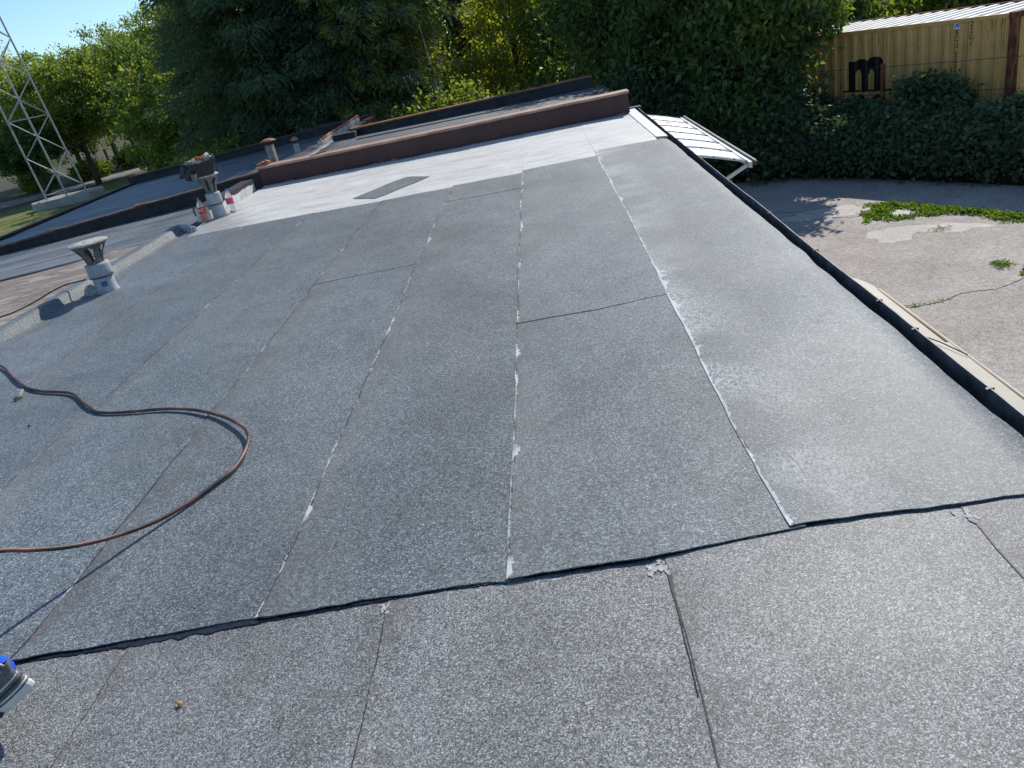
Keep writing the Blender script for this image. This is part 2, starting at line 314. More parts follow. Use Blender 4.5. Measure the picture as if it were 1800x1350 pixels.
def tag(o, label=None, cat=None, group=None, kind=None):
    if label: o['label'] = label
    if cat: o['category'] = cat
    if group: o['group'] = group
    if kind: o['kind'] = kind
    return o
def thing(name, label, cat, loc=(0, 0, 0), rz=0, group=None):
    o = bpy.data.objects.new(name, None); COL.objects.link(o); o.location = loc; o.rotation_euler = (0, 0, rz); o.empty_display_size = .2
    return tag(o, label, cat, group)
def copy_tree(o, parent=None):
    c = o.copy(); COL.objects.link(c); c.parent = parent
    for ch in list(o.children): copy_tree(ch, c)
    return c
def text_mesh(txt, size, ext=0.0):
    cu = bpy.data.curves.new('t', 'FONT'); cu.body = txt; cu.size = size; cu.align_x = 'CENTER'; cu.align_y = 'CENTER'; cu.extrude = ext; cu.offset = size*.018; cu.resolution_u = 4
    o = bpy.data.objects.new('t', cu); COL.objects.link(o); dg = bpy.context.evaluated_depsgraph_get()
    me = bpy.data.meshes.new_from_object(o.evaluated_get(dg)); bpy.data.objects.remove(o); bpy.data.curves.remove(cu); return me
def catmull(pts, n=8):
    P = [Vector(p) for p in pts]; P = [P[0]*2-P[1]]+P+[P[-1]*2-P[-2]]; out = []
    for i in range(1, len(P)-2):
        for k in range(n):
            t = k/n; a, b, c, d = P[i-1:i+3]
            out.append(.5*((2*b)+(c-a)*t+(2*a-5*b+4*c-d)*t*t+(3*b-a-3*c+d)*t*t*t))
    out.append(P[-2]); return out

# =================================================================== THE SETTING
G = -2.9
MB_ = MB
g = MB().box(-250, 250, -120, 420, G-.6, G); tag(g.build('ground', 'soil'), kind='structure')
def sheet(name, poly, z, mat, th=.004, kind='structure', parent=None):
    return tag(MB().prism(poly, z-th*.9, z).build(name, mat, parent), kind=kind)
sheet('yard', [(1.4, -30), (40, -30), (40, 13), (9.4, 16.9), (6.2, 21.8), (1.4, 30)], G+.004, 'yard')
sheet('lawn', [(-11, 10), (-11, 50), (-27, 62), (-29.6, 58), (-35.5, 50.3), (-60, 41), (-60, 10)], G+.004, 'lawn')
path = [(-75, 40), (-55, 47.5), (-39, 54), (-33.2, 58.6), (-31.2, 68), (-31, 95)]
def ribbon(path, w):
    L, R = [], []
    for i, p in enumerate(path):
        a, b = Vector(path[max(i-1, 0)]), Vector(path[min(i+1, len(path)-1)]); d = (b-a).normalized(); n = Vector((-d.y, d.x))
        L.append(tuple(Vector(p)+n*w/2)); R.append(tuple(Vector(p)-n*w/2))
    return R+L[::-1]
sheet('road', ribbon([tuple(p)[:2] for p in catmull([(*p, 0) for p in path], 6)], 5.0), G+.008, 'road')
def blob(cx, cy, rx, ry, rot=0, n=44, j=.26, seed=0):
    r = random.Random(seed); ph = [r.uniform(0, 6.28) for _ in range(4)]; out = []
    for k in range(n):
        a = 2*math.pi*k/n; q = 1+j*(math.sin(2*a+ph[0])*.5+math.sin(3*a+ph[1])*.5+math.sin(5*a+ph[2])*.4+math.sin(9*a+ph[3])*.25+.3*r.uniform(-.5, .5))
        x, y = rx*q*math.cos(a), ry*q*math.sin(a); out.append((cx+x*math.cos(rot)-y*math.sin(rot), cy+x*math.sin(rot)+y*math.cos(rot)))
    return out
sheet('concrete_patch', blob(5.72, 13.55, .36, .50, -.5, seed=1), G+.0055, 'patch')
sheet('concrete_patch', blob(6.55, 13.42, .62, .24, -.62, seed=2), G+.0065, 'patch')
sheet('concrete_patch', blob(5.35, 15.55, .75, .42, -.25, j=.3, seed=3), G+.0055, 'patch')
sheet('concrete_patch', blob(4.95, 17.3, .8, .7, -.5, j=.3, seed=4), G+.0055, 'patch_dim')
sheet('concrete_patch', blob(6.42, 14.75, .24, .28, -.5, seed=5), G+.006, 'patch')
sheet('concrete_patch', blob(4.5, 10.75, .22, .18, -.5, seed=6), G+.0055, 'patch_dim')
sheet('concrete_patch', blob(5.35, 12.75, .12, .10, -.5, seed=8), G+.0055, 'patch_dim')
def crack(pts, w, seed):
    r = random.Random(seed); P = catmull([(*p, 0) for p in pts], 9); L, R = [], []
    for i, p in enumerate(P):
        ww = w*(.4+r.random())*(1-.6*i/len(P)); ox = r.uniform(-.02, .02); L.append((p.x+ox, p.y+ww+ox)); R.append((p.x+ox, p.y-ww+ox))
    sheet('crack', R+L[::-1], G+.0072, 'crackm', .003)
crack([(4.2, 10.42), (4.6, 10.30), (5.06, 10.34), (5.4, 10.48), (5.9, 10.46), (6.5, 10.75), (7.2, 11.0)], .013, 1)
crack([(4.4, 16.3), (4.9, 15.9), (5.3, 15.15), (5.75, 14.9)], .012, 2)

# =================================================================== ROOFS
def und(x, y):
    k_ = 1-.75*min(1, max(0, (x-1.0)/.45))
    return k_*(.004*math.sin(1.1*y+.9*x+.6)+.022*mnoise.noise(Vector((x*.35+.12*y, y*1.25-.15*x, 3.1)))
            + .009*mnoise.noise(Vector((x*.8, y*2.6+.4*x, 9.1)))+.004*mnoise.noise(Vector((x*3.1, y*2.4, 5.1))))
def strip(name, mat, parent, x0, x1, y0, y1, base, lap=.005, dx=.06, dy=.09, lift0=0, rag=.006, ragend=.012, col=(0, 0, 0), under=.07, edgewave=None, seed=0, skew=0):
    """one run of felt along y: left edge rides over its neighbour, right edge tucks under the next"""
    nx = max(6, int((x1+under-x0)/dx)); ny = max(4, int((y1-y0)/dy)); V = []; UV = []; F = []
    for j in range(ny+1):
        for i in range(nx+1):
            fx, fy = i/nx, j/ny; y = y0+(y1-y0)*fy; xr = x1+under; 
            if edgewave: xr = x1+edgewave(y)
            xl = x0+rag*(mnoise.noise(Vector((seed*7.7, y*6, 0)))+.6*mnoise.noise(Vector((seed*3.1, y*23, 0))))+.012*mnoise.noise(Vector((seed*5.1, y*1.1, 0)))
            x = xl+(xr-xl)*fx
            yy = y+skew*(x-(x0+x1)/2)*max(0, 1-(y-y0)/.6)
            if j == 0: yy += ragend*(mnoise.noise(Vector((x*4, seed, 2)))+.7*mnoise.noise(Vector((x*17, seed, 5))))+.05*(mnoise.noise(Vector((x*1.1, 4.4, 0))))
            if j == ny: yy += ragend*.5*mnoise.noise(Vector((x*5, seed, 7)))
            z = und(x, yy)+base+lap*(1-fx)**1.0
            if edgewave: z -= .014*max(0, (fx-.96)/.04)**1.6
            if lift0: z += lift0*math.exp(-(yy-y0)/.05)*(.6+.8*abs(mnoise.noise(Vector((x*2.2, 1.3, 0)))))
            V.append((x, yy, z)); UV.append((max(0, x-xl), yy))
    w = nx+1
    for j in range(ny):
        for i in range(nx): F.append((j*w+i, j*w+i+1, (j+1)*w+i+1, (j+1)*w+i))
    ring = [i for i in range(w)]+[j*w+nx for j in range(1, ny+1)]+[ny*w+i for i in range(nx-1, -1, -1)]+[j*w for j in range(ny-1, 0, -1)]
    b = len(V); n = len(ring)
    for k in ring: V.append(V[k]); UV.append(UV[k])
    for k in ring: V.append((V[k][0], V[k][1], V[k][2]-.005)); UV.append(UV[k])
    for k in range(n): F.append((b+k, b+n+k, b+n+(k+1) % n, b+(k+1) % n))
    m = MB(); m.v, m.f, m.uv = V, F, UV
    o = m.build(name, mat, parent, smooth=False)
    for p in o.data.polygons[:nx*ny]: p.use_smooth = True
    o.color = (*col, 1); return o

main = thing('flat_roof_building', 'long low building with grey felt strip roof, white painted far end and side gutter', 'building', (0, 0, 0))
MB().box(-5.14, 1.44, -5, 13.55, G-.3, -.035).build('wall', 'wall', main)
sx = [-4.97, -4.09, -3.17, -2.20, -1.28, -.384, .578, 1.52]
bleed = [(.5, .1), (.55, .3), (.55, .8), (.55, 1), (.75, .5), (.9, .6), (1.55, .1)]
y0s = [2.125+.039*(sx[i]+sx[i+1])/2 for i in range(7)]
y1s = [9.95, 9.92, 9.86, 9.84, 9.92, 10.05, 10.42]
edge = lambda y: .012+.012*mnoise.noise(Vector((y*1.3, 2, 0)))+.012*mnoise.noise(Vector((y*3.7, 5, 0)))
# transverse butt joints: (strip index, y)
cuts = {3: [6.40], 5: [4.62], 4: [8.95]}
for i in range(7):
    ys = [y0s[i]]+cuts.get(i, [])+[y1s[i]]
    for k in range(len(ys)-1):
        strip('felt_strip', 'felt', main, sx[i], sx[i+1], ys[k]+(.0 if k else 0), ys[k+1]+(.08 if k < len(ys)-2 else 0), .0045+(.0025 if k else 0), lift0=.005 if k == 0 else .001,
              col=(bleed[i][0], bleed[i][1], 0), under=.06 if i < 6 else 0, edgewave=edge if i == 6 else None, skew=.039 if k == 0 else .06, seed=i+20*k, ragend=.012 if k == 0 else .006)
nx_ = [-4.97, -4.58, -3.65, -2.70, -1.75, -.80, .155, 1.135, 1.52]
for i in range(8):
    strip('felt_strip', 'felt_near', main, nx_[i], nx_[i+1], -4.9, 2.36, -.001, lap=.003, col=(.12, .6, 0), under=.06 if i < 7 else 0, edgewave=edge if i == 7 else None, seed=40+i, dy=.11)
for i in range(7):
    strip('painted_strip', 'painted', main, sx[i], sx[i+1] if i < 6 else 1.40, 9.6, 13.56, -.001, lap=.003, col=(.5, 0, 0), under=.06 if i < 6 else 0, seed=60+i)
# grey felt patch on the painted end
pm = MB(); Pq = [(-2.73, 10.52), (-2.36, 10.20), (-1.72, 11.02), (-2.10, 11.42)]; V = []; n = 8
for j in range(n+1):
    for i in range(n+1):
        a = Vector(Pq[0]).lerp(Vector(Pq[1]), i/n); b = Vector(Pq[3]).lerp(Vector(Pq[2]), i/n); p = a.lerp(b, j/n); V.append((p.x, p.y, und(p.x, p.y)+.008))
pm.v = V+[(x, y, z-.008) for x, y, z in V]; w = n+1; o2 = len(V)
pm.f = [(j*w+i, j*w+i+1, (j+1)*w+i+1, (j+1)*w+i) for j in range(n) for i in range(n)]
rg = [i for i in range(w)]+[j*w+n for j in range(1, w)]+[n*w+i for i in range(n-1, -1, -1)]+[j*w for j in range(n-1, 0, -1)]
pm.f += [(rg[k], o2+rg[k], o2+rg[(k+1) % len(rg)], rg[(k+1) % len(rg)]) for k in range(len(rg))]; pm.uv = [(1, 1)]*len(pm.v)
pm.build('felt_patch', 'felt', main)
# bitumen squeezed out under the near edge of the far strips
bm_ = MB(); V = []; N = 900; rows = 7
for k in range(N+1):
    x = -4.95+6.45*k/N; yb = 2.125+.039*x+.05*mnoise.noise(Vector((x*1.1, 4.4, 0)))
    wd = np.interp(x, [-2.5, -2.1, -1.75, -1.45, -1.15, -.6, 0, .6, 1.5], [.018, .024, .042, .046, .022, .015, .012, .010, .008])*(1+.35*mnoise.noise(Vector((x*5, 1, 0)))+.35*mnoise.noise(Vector((x*19, 3, 0)))+.25*mnoise.noise(Vector((x*60, 3, 0))))
    z = und(x, yb)
    for j in range(rows+1):
        f = j/rows; y = yb+.05-(.05+wd)*f; zz = z+.0015+.0035*f*(1 if j < rows else 0)+(.0016*mnoise.noise(Vector((x*90, y*90, 0)))+.002*mnoise.noise(Vector((x*25, y*60, 3))) if f > .4 else 0)
        V.append((x, y, zz if j < rows else z-.008))
w = rows+1; bm_.v = V; bm_.f = [(w*k+j, w*k+j+1, w*(k+1)+j+1, w*(k+1)+j) for k in range(N) for j in range(rows)]
bm_.build('bitumen_bead', 'bitumen', main)
# white blots of sealant on the lap ends
for k, (x, y, spread, cnt) in enumerate([(.115, 2.055, .034, 18), (-.80, 2.04, .014, 7), (1.13, 2.09, .035, 10)]):
    r_ = random.Random(50+k)
    for q_ in range(cnt):
        px_, py_ = x+r_.gauss(0, spread*.5), y+r_.gauss(0, spread*.7); q = blob(px_, py_, r_.uniform(.003, .009), r_.uniform(.005, .016), r_.uniform(-.4, .4), 14, .2, seed=90+k*20+q_)
        z = und(px_, py_)+.0028+.0006*q_/cnt; MB().prism(q, z-.008, z).build('sealant_blot', 'sealant', main)
V = []; m = MB(); N = 40
for k in range(N+1):
    y = 2.01-.5*k/N; x = .150+.006*(1-k/N)+.004*mnoise.noise(Vector((y*9, 1, 0))); w_ = (.008*(1-k/N)**4+.0018)*(1+.5*mnoise.noise(Vector((y*25, 4, 0)))); z = und(x, y)
    V += [(x-w_, y, z-.004), (x-w_*.7, y, z+.0036), (x+w_*.7, y, z+.0042), (x+w_, y, z-.004)]
m.v = V; m.f = [(4*k+a, 4*k+4+a, 4*k+5+a, 4*k+1+a) for k in range(N) for a in range(3)]; m.build('bitumen_smear', 'smear', main)
# left curb: felt dressed over an upstand
def curb(y0, y1, mat, name, top=.11, steps=60, wav=.012):
    prof = [(-5.27, -.12), (-5.27, top-.02), (-5.245, top), (-5.15, top), (-5.125, top-.012), (-5.075, .03), (-5.03, .016), (-4.93, .010)]; m = MB(); V = []
    for k in range(steps+1):
        y = y0+(y1-y0)*k/steps
        for (x, z) in prof:
            nn = mnoise.noise(Vector((y*1.7, x*3, 2)))+.5*mnoise.noise(Vector((y*6, x*3, 7))); V.append((x+wav*.4*nn*(z > 0), y, z+wav*nn*(z > .05)+(und(x, y) if z < .05 and z > 0 else 0)))
    w = len(prof); m.v = V; m.f = [(k*w+i, (k+1)*w+i, (k+1)*w+i+1, k*w+i+1) for k in range(steps) for i in range(w-1)]
    m.f += [tuple(range(w)), tuple(range(steps*w, steps*w+w))[::-1]]; m.uv = [(1, v[1]) for v in V]; return m.build(name, mat, main, smooth=True)
curb(-4.9, 10.35, 'felt', 'curb', steps=170)
mm = MB(); mm.box(-5.28, -5.06, 11.25, 13.3, -.12, .17); mm.build('curb_block', 'plaster', main, bevel=.01)
# tar dressed ragged over the top of the white curb block
V = []; mt = MB(); N = 60
for k in range(N+1):
    y = 11.23+2.09*k/N; dz = .05+.045*abs(mnoise.noise(Vector((y*4, 0, 1))))+.05*max(0, mnoise.noise(Vector((y*11, 3, 1))))
    V += [(-5.285, y, .06), (-5.285, y, .176), (-5.055, y, .176), (-5.055, y, .175-dz)]
mt.v = V; mt.f = [(4*k+j, 4*k+4+j, 4*k+5+j, 4*k+1+j) for k in range(N) for j in range(3)]; mt.build('tar_dressing', 'dark_felt', main)
# torn felt lump at the curb end
for k, (x, y, z, s) in enumerate([(-5.08, 10.37, .05, .08), (-4.97, 10.31, .025, .06), (-5.19, 10.42, .06, .06)]):
    m = MB(); m.lathe([(s*.9, -.08), (s, -.02), (s*.8, .035), (s*.45, .055), (s*.1, .05)], 14, wob=.25); o = m.build('torn_felt', 'cement', main); o.location = (x, y, z); o.rotation_euler = (.1*k, .15, k)
# silver flashing by the gutter, far end
MB().prism([(1.385, 13.9), (1.545, 14.1), (1.545, 10.5), (1.41, 10.62)], -.01, .012).build('flashing', 'silver', main)
# gutter
gut = MB(); V = []; prof = [(1.455, -.03), (1.458, -.105), (1.585, -.105), (1.593, -.005), (1.600, .004), (1.607, -.003), (1.602, -.115), (1.44, -.117), (1.44, -.03)]; ys = np.linspace(-4.8, 14.05, 120); w = len(prof)
for y in ys:
    wv = .006*mnoise.noise(Vector((y*.7, 8, 0)))+.003*mnoise.noise(Vector((y*3, 8, 0))); V += [(x+(wv if x > 1.5 else 0), y, z+wv*.6) for x, z in prof]
gut.v = V; gut.f = [(k*w+i, k*w+(i+1) % w, (k+1)*w+(i+1) % w, (k+1)*w+i) for k in range(len(ys)-1) for i in range(w)]
gut.f += [tuple(range(w))[::-1], tuple(range((len(ys)-1)*w, len(ys)*w))]
go = gut.build('gutter', 'zinc', main)
lipm = MB(); lipm.tube([(1.600+.006*mnoise.noise(Vector((y*.7, 8, 0)))+.003*mnoise.noise(Vector((y*3, 8, 0))), y, .006+.004*mnoise.noise(Vector((y*.7, 8, 0)))) for y in ys], .0055, 8); lipm.build('gutter_lip', 'lip', go, smooth=True)
for y in [1.4, 2.86, 3.53, 3.95, 4.95, 6.02, 7.3, 8.6, 10.2, 11.6, 12.9]:
    m = MB().bar((1.614, y, .014), (1.586, y+.004, .006), .014, .005).bar((1.612, y, .016), (1.612, y, -.02), .012, .005); m.build('gutter_bracket', 'lip', go)
for x0, y, w_ in ((1.535, 2.66, .02), (1.54, 5.55, .035)):
    m = MB().prism(blob(x0, y, w_*.5, w_*.9, .4, 12, .3, 4), -.108, -.098); m.build('gutter_litter', 'whiteprint', go)
MB().box(1.445, 1.66, 13.95, 14.1, -.14, .03).build('gutter_end_box', 'zinc', go)

# ---------------- red parapet and the building behind
back = thing('rear_building', 'rear low building behind the red parapet with dark felt roof and rusty copings', 'building', (0, 0, 0))
MB().box(-11.9, -5.3, 13.95, 22.4, G-.3, -.52).box(-5.3, 1.44, 13.9, 19.4, G-.3, -.04).build('wall', 'wall', back)
V = []; m = MB(); N = 80; prof = [(13.56, -.05), (13.54, .05), (13.56, .30), (13.60, .315), (13.82, .315), (13.84, .30), (13.84, -.05)]; w = len(prof)
for k in range(N+1):
    x = -5.0+6.42*k/N; dz = .035*(k/N)+.006*mnoise.noise(Vector((x*1.3, 1, 0))); dy = .10*math.sin(math.pi*k/N)*-.6+.01*mnoise.noise(Vector((x*2, 3, 0)))
    V += [(x, y+dy, z+(dz if z > .2 else 0)) for y, z in prof]
m.v = V; m.f = [(k*w+i, k*w+(i+1) % w, (k+1)*w+(i+1) % w, (k+1)*w+i) for k in range(N) for i in range(w)]+[tuple(range(w))[::-1], tuple(range(N*w, N*w+w))]
for_ = m.f; m.f = [tuple(reversed(f)) for f in for_]
par = m.build('red_parapet', 'red', back)
V = []; m = MB(); prof = [(13.515, .285), (13.515, .322), (13.86, .322), (13.86, .285)]; w = 4
for k in range(N+1):
    x = -5.03+6.47*k/N; dz = .035*(k/N)+.006*mnoise.noise(Vector((x*1.3, 1, 0)))+.003*mnoise.noise(Vector((x*9, 1, 0))); dy = -.06*math.sin(math.pi*k/N)+.006*mnoise.noise(Vector((x*6, 3, 0)))
    V += [(x, y+dy, z+dz) for y, z in prof]
m.v = V; m.f = [tuple(reversed((k*w+i, k*w+(i+1) % w, (k+1)*w+(i+1) % w, (k+1)*w+i))) for k in range(N) for i in range(w)]+[tuple(range(w)), tuple(range(N*w, N*w+w))[::-1]]
m.build('coping', 'coping', par)
for k in range(4): o = MB().box(-.07, .07, -.03, .03, 0, .03).build('coping_scrap', 'tile_red', par); o.location = (-4.97+.035*k, 13.66+.02*k, .325+.012*k); o.rotation_euler = (.2*k, .2, .5*k)
m = MB().bar((-4.05, 13.6, .335), (-3.82, 13.78, .34), .025, .01); m.build('coping_stick', 'rustdark', par)
def slope(x): return -.05+.05*(min(x, -5.25)+5.25)
def sheetstrip(name, mat, parent, x0, x1, y0, y1, off, dx=.35, dy=.16, amp=.008, col=(0, 0, 0), seed=0, zf=slope):
    nx = max(2, int((x1-x0)/dx)); ny = max(2, int((y1-y0)/dy)); V = []; UV = []
    for j in range(ny+1):
        for i in range(nx+1):
            x = x0+(x1-x0)*i/nx; y = y0+(y1-y0)*j/ny+(.02*mnoise.noise(Vector((x*2.5, seed, 1))) if j in (0, ny) else 0)
            V.append((x, y, zf(x)+off+.006*(j/ny)+amp*mnoise.noise(Vector((x*.7, y*1.5, seed))))); UV.append((1, y))
    w = nx+1; F = [(j*w+i, j*w+i+1, (j+1)*w+i+1, (j+1)*w+i) for j in range(ny) for i in range(nx)]
    rg = [i for i in range(w)]+[j*w+nx for j in range(1, ny+1)]+[ny*w+i for i in range(nx-1, -1, -1)]+[j*w for j in range(ny-1, 0, -1)]
    b = len(V); V += [(V[k][0], V[k][1], V[k][2]-.008) for k in rg]; UV += [(1, 1)]*len(rg)
    F += [(rg[k], b+k, b+(k+1) % len(rg), rg[(k+1) % len(rg)]) for k in range(len(rg))]
    m = MB(); m.v, m.f, m.uv = V, F, UV; o = m.build(name, mat, parent); o.color = (*col, 1)
    for p in o.data.polygons[:nx*ny]: p.use_smooth = True
    return o
zb = lambda x: 0.0 if x > -5.0 else .05*(x+5.0)
yy = [13.86, 14.85, 15.85, 16.85, 17.85, 18.75, 19.25]
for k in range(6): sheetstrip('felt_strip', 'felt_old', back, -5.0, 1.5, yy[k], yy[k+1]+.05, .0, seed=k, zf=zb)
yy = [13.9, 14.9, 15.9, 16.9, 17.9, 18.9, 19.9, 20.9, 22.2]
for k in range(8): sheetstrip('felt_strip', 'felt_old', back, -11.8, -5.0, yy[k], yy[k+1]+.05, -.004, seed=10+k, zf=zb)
for k in range(1): MB().box(-11.8, -5.0, 13.9, 22.3, -.55, -.36).build('roof_deck', 'dark_felt', back)
# far parapet with rusty coping
def parapet(name, p, q, z0f, top, th, mat, capmat, parent, n=30, cap=.035, capz=.022):
    p, q = Vector(p), Vector(q); d = (q-p); L = d.length; d.normalize(); nn = Vector((-d.y, d.x)); m = MB(); c = MB(); V = []; C = []
    for k in range(n+1):
        c0 = p+d*L*k/n; z = top(c0.x)+.008*mnoise.noise(Vector((c0.x*1.1, c0.y*1.1, 4))); zb_ = z0f(c0.x)
        a, b = c0-nn*th/2, c0+nn*th/2; V += [(a.x, a.y, zb_), (a.x, a.y, z), (b.x, b.y, z), (b.x, b.y, zb_)]
        a, b = c0-nn*(th/2+cap), c0+nn*(th/2+cap); C += [(a.x, a.y, z-.012), (a.x, a.y, z+capz), (b.x, b.y, z+capz), (b.x, b.y, z-.012)]
    for mb, vv in ((m, V), (c, C)):
        mb.v = vv; mb.f = [(4*k+i, 4*k+4+i, 4*k+4+(i+1) % 4, 4*k+(i+1) % 4) for k in range(n) for i in range(4)]+[(0, 1, 2, 3), (4*n+3, 4*n+2, 4*n+1, 4*n)]
    o = m.build(name, mat, parent); c.build('coping', capmat, o); return o
parapet('rear_parapet', (-4.6, 19.35), (1.25, 19.35), lambda x: -.05, lambda x: np.interp(x, [-4.6, 1.3], [.17, .26]), .16, 'dark_felt', 'rust', back)
MB().box(-4.3, .2, 18.30, 18.34, .002, .03).build('roof_batten', 'stick', back)
MB().box(-5.0, -4.45, 18.9, 19.22, -.02, .14).build('roof_hatch', 'dark_felt', back, bevel=.01)
parapet('rear_parapet', (-12.0, 22.35), (-4.7, 22.35), lambda x: zb(x)-.4, lambda x: zb(x)+.20, .18, 'dark_felt', 'rustdark', back)
parapet('rear_parapet', (-4.62, 19.4), (-4.62, 22.4), lambda x: -.4, lambda x: .16, .1, 'dark_felt', 'rustdark', back, n=6)
parapet('side_parapet', (-11.9, 13.9), (-11.9, 22.3), lambda x: -.9, lambda x: zb(-11.9)+.035, .1, 'dark_felt', 'rustdark', back)
MB().box(-11.95, -11.85, 13.9, 22.3, G, -.5).build('side_wall', 'wall', back)

# ---------------- left annex roof
ann = thing('side_annex', 'side annex roof falling away past the felt curb, brown sheet and grey felt', 'building', (0, 0, 0))
MB().box(-14.5, -5.28, -3, 13.9, G-.3, -.62).build('wall', 'wall', ann)
MB().box(-14.5, -5.28, -3, 13.7, -.62, -.535).build('roof_deck', 'dark_felt', ann)
yb = [3.5, 4.9, 6.3, 7.7, 9.2, 10.56]
for k in range(5): sheetstrip('brown_sheet', 'brown', ann, -14.4, -5.2, yb[k], yb[k+1]+.06, -.01, dx=.22, dy=.12, amp=.03, seed=30+k)
yg = [10.5, 11.5, 12.5, 13.62]
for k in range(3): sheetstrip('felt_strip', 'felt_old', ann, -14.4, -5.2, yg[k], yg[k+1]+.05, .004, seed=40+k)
parapet('annex_parapet', (-14.4, 13.72), (-5.02, 13.72), lambda x: slope(x)-.3, lambda x: np.interp(x, [-14, -10.15, -7.6, -5.2, -5], [-.36, -.165, .035, .21, .22]), .16, 'dark_felt', 'rustdark', ann, n=60)
for (x, y) in ((-7.2, 13.7), (-8.9, 13.66)): MB().box(x-.25, x+.25, y-.05, y+.05, np.interp(x, [-10.15, -7.6, -5.2], [-.165, .035, .21])+.023, np.interp(x, [-10.15, -7.6, -5.2], [-.165, .035, .21])+.035).build('coping_tile', 'rust', ann)

# =================================================================== ROOF VENTS
def cowl_mesh(nslot=6, n=72, rows=14):
    m = MB(); R0, R1 = [], []
    prof = []
    for j in range(rows+1):
        f = j/rows; prof.append((.086+.012*f+.090*f**2.0, .300+.215*f))
    keep = set(range(n*rows))
    for j in range(rows):
        for k in range(n):
            ph = (k/n*nslot) % 1; wid = .42+.16*(j/rows)
            if 1 <= j <= rows-3 and abs(ph-.5) < wid*(.5 if j not in (1, rows-3) else .3): keep.discard(j*n+k)
    for th in (0, .014):
        for r, z in prof: m.v += [((r-th)*math.cos(2*math.pi*k/n), (r-th)*math.sin(2*math.pi*k/n), z) for k in range(n)]
    off = n*(rows+1)
    for j in range(rows):
        for k in range(n):
            if j*n+k not in keep: continue
            a, b, c, d = j*n+k, j*n+(k+1) % n, (j+1)*n+(k+1) % n, (j+1)*n+k
            m.f += [(a, b, c, d), (off+d, off+c, off+b, off+a)]
            if j*n+(k+1) % n not in keep: m.f.append((b, off+b, off+c, c))
            if j*n+(k-1) % n not in keep: m.f.append((a, d, off+d, off+a))
            if j < rows-1 and (j+1)*n+k not in keep: m.f.append((d, c, off+c, off+d))
            if j > 0 and (j-1)*n+k not in keep: m.f.append((a, off+a, off+b, b))
    return m
def vent(label, loc, rz, tilt):
    t = thing('roof_vent', label, 'roof vent', loc, rz, 'flared cement roof vents')
    t.rotation_euler = (tilt[0], tilt[1], rz)
    MB().lathe([(.116, -.06), (.115, .0), (.108, .03), (.101, .17), (.097, .175)], 32).build('pipe', 'cement', t, smooth=False).data.shade_smooth()
    MB().lathe([(.106, .165), (.119, .168), (.121, .20), (.121, .285), (.116, .302), (.09, .306)], 32).build('collar', 'cement', t).data.shade_smooth()
    MB().lathe([(.121, .160), (.1235, .165), (.121, .171), (.105, .171)], 32).build('clamp_wire', 'cable', t)
    c = cowl_mesh().build('cowl', 'cement_dark', t); c.data.shade_smooth()
    top = MB(); V = []
    prof = [(.180, .508), (.196, .513), (.197, .521), (.188, .527), (.13, .534), (.06, .539), (.012, .541)]
    top.lathe(prof, 36)
    top.v = [(x*(1+.02*mnoise.noise(Vector((x*30, y*30, 2)))), y*(1+.02*mnoise.noise(Vector((x*30, y*30, 2)))), z+(.006*mnoise.noise(Vector((x*22, y*22, 1))) if z > .526 else 0)) for x, y, z in top.v]
    top.build('cap', 'cement_top', c).data.shade_smooth()
    return t
v1 = vent('white cement roof vent with bare flared cap and a wire, beside the felt curb', (-4.80, 7.67, .012), .35, (0, 0))
rub = MB(); rub.lathe([(.07, -.05), (.075, 0), (.05, .07), (.025, .10), (.01, .105)], 12, wob=.2); o = rub.build('mortar_lump', 'cement_top', v1); o.location = (-.16, .02, .0)
for k in range(5): 
    o = MB().box(-.005-.004*(k % 2), .005, -.001, .001, -.025, .03).build('ink_mark', 'bluew', v1); a = -rad(75)+.11*k-.35; o.location = (.1055*math.cos(a), .1055*math.sin(a), .09); o.rotation_euler = (0, 0, a+math.pi/2)
v2 = vent('stained cement roof vent carrying a black crate, between two plastic bottles', (-4.85, 11.08, .012), 1.1, (0, 0)); v2.scale = (.88, .88, 1.15)
# cable tied to the first vent
tag(MB().tube(catmull([(-4.94, 7.6, .18), (-5.25, 7.62, .15), (-5.7, 7.55, .02), (-6.15, 7.48, -.045), (-6.5, 7.3, -.075), (-6.62, 7.1, -.095)], 8), .007, 8).build('cable', 'cable', None, True), 'thin black cable trailing from the vent collar over the brown sheet', 'cable')
# crate with rags
cr = thing('tool_crate', 'open black plastic crate of rags sitting on the stained vent', 'crate', (-4.84, 11.0, .626), rad(24)); cr.scale = (.84, .84, .95)
def crate(m, a0, b0, a1, b1, h, t):
    ring = lambda a, b, z: [(-a, -b, z), (a, -b, z), (a, b, z), (-a, b, z)]
    m.v += ring(a0, b0, 0)+ring(a1, b1, h)+ring(a1-t, b1-t, h)+ring(a0-t, b0-t, t); b = len(m.v)-16
    m.f += [tuple(b+i for i in (3, 2, 1, 0)), tuple(b+i for i in (12, 13, 14, 15))]
    for r in range(3):
        for k in range(4): m.f.append((b+4*r+k, b+4*r+(k+1) % 4, b+4*r+4+(k+1) % 4, b+4*r+4+k))
    return m
crate(MB(), .17, .11, .225, .15, .19, .012).build('tray', 'black_plastic', cr, bevel=.006)
MB().bar((.235, -.15, .20), (.235, .15, .25), .03, .03).bar((.225, -.145, .02), (.235, -.15, .20), .02, .02).bar((.215, .14, .1), (.235, .15, .25), .02, .02).build('handle', 'black_plastic', cr, bevel=.004)
o = MB().box(-.001, .001, -.07, .07, -.05, .05).build('side_panel', 'grey_sticker', cr); o.location = (.204, -.02, .10); o.rotation_euler = (0, .29, 0)
o = MB().box(-.001, .001, -.045, .045, -.04, .04).build('sticker', 'white_sticker', cr); o.location = (.207, -.02, .10); o.rotation_euler = (0, .29, 0)
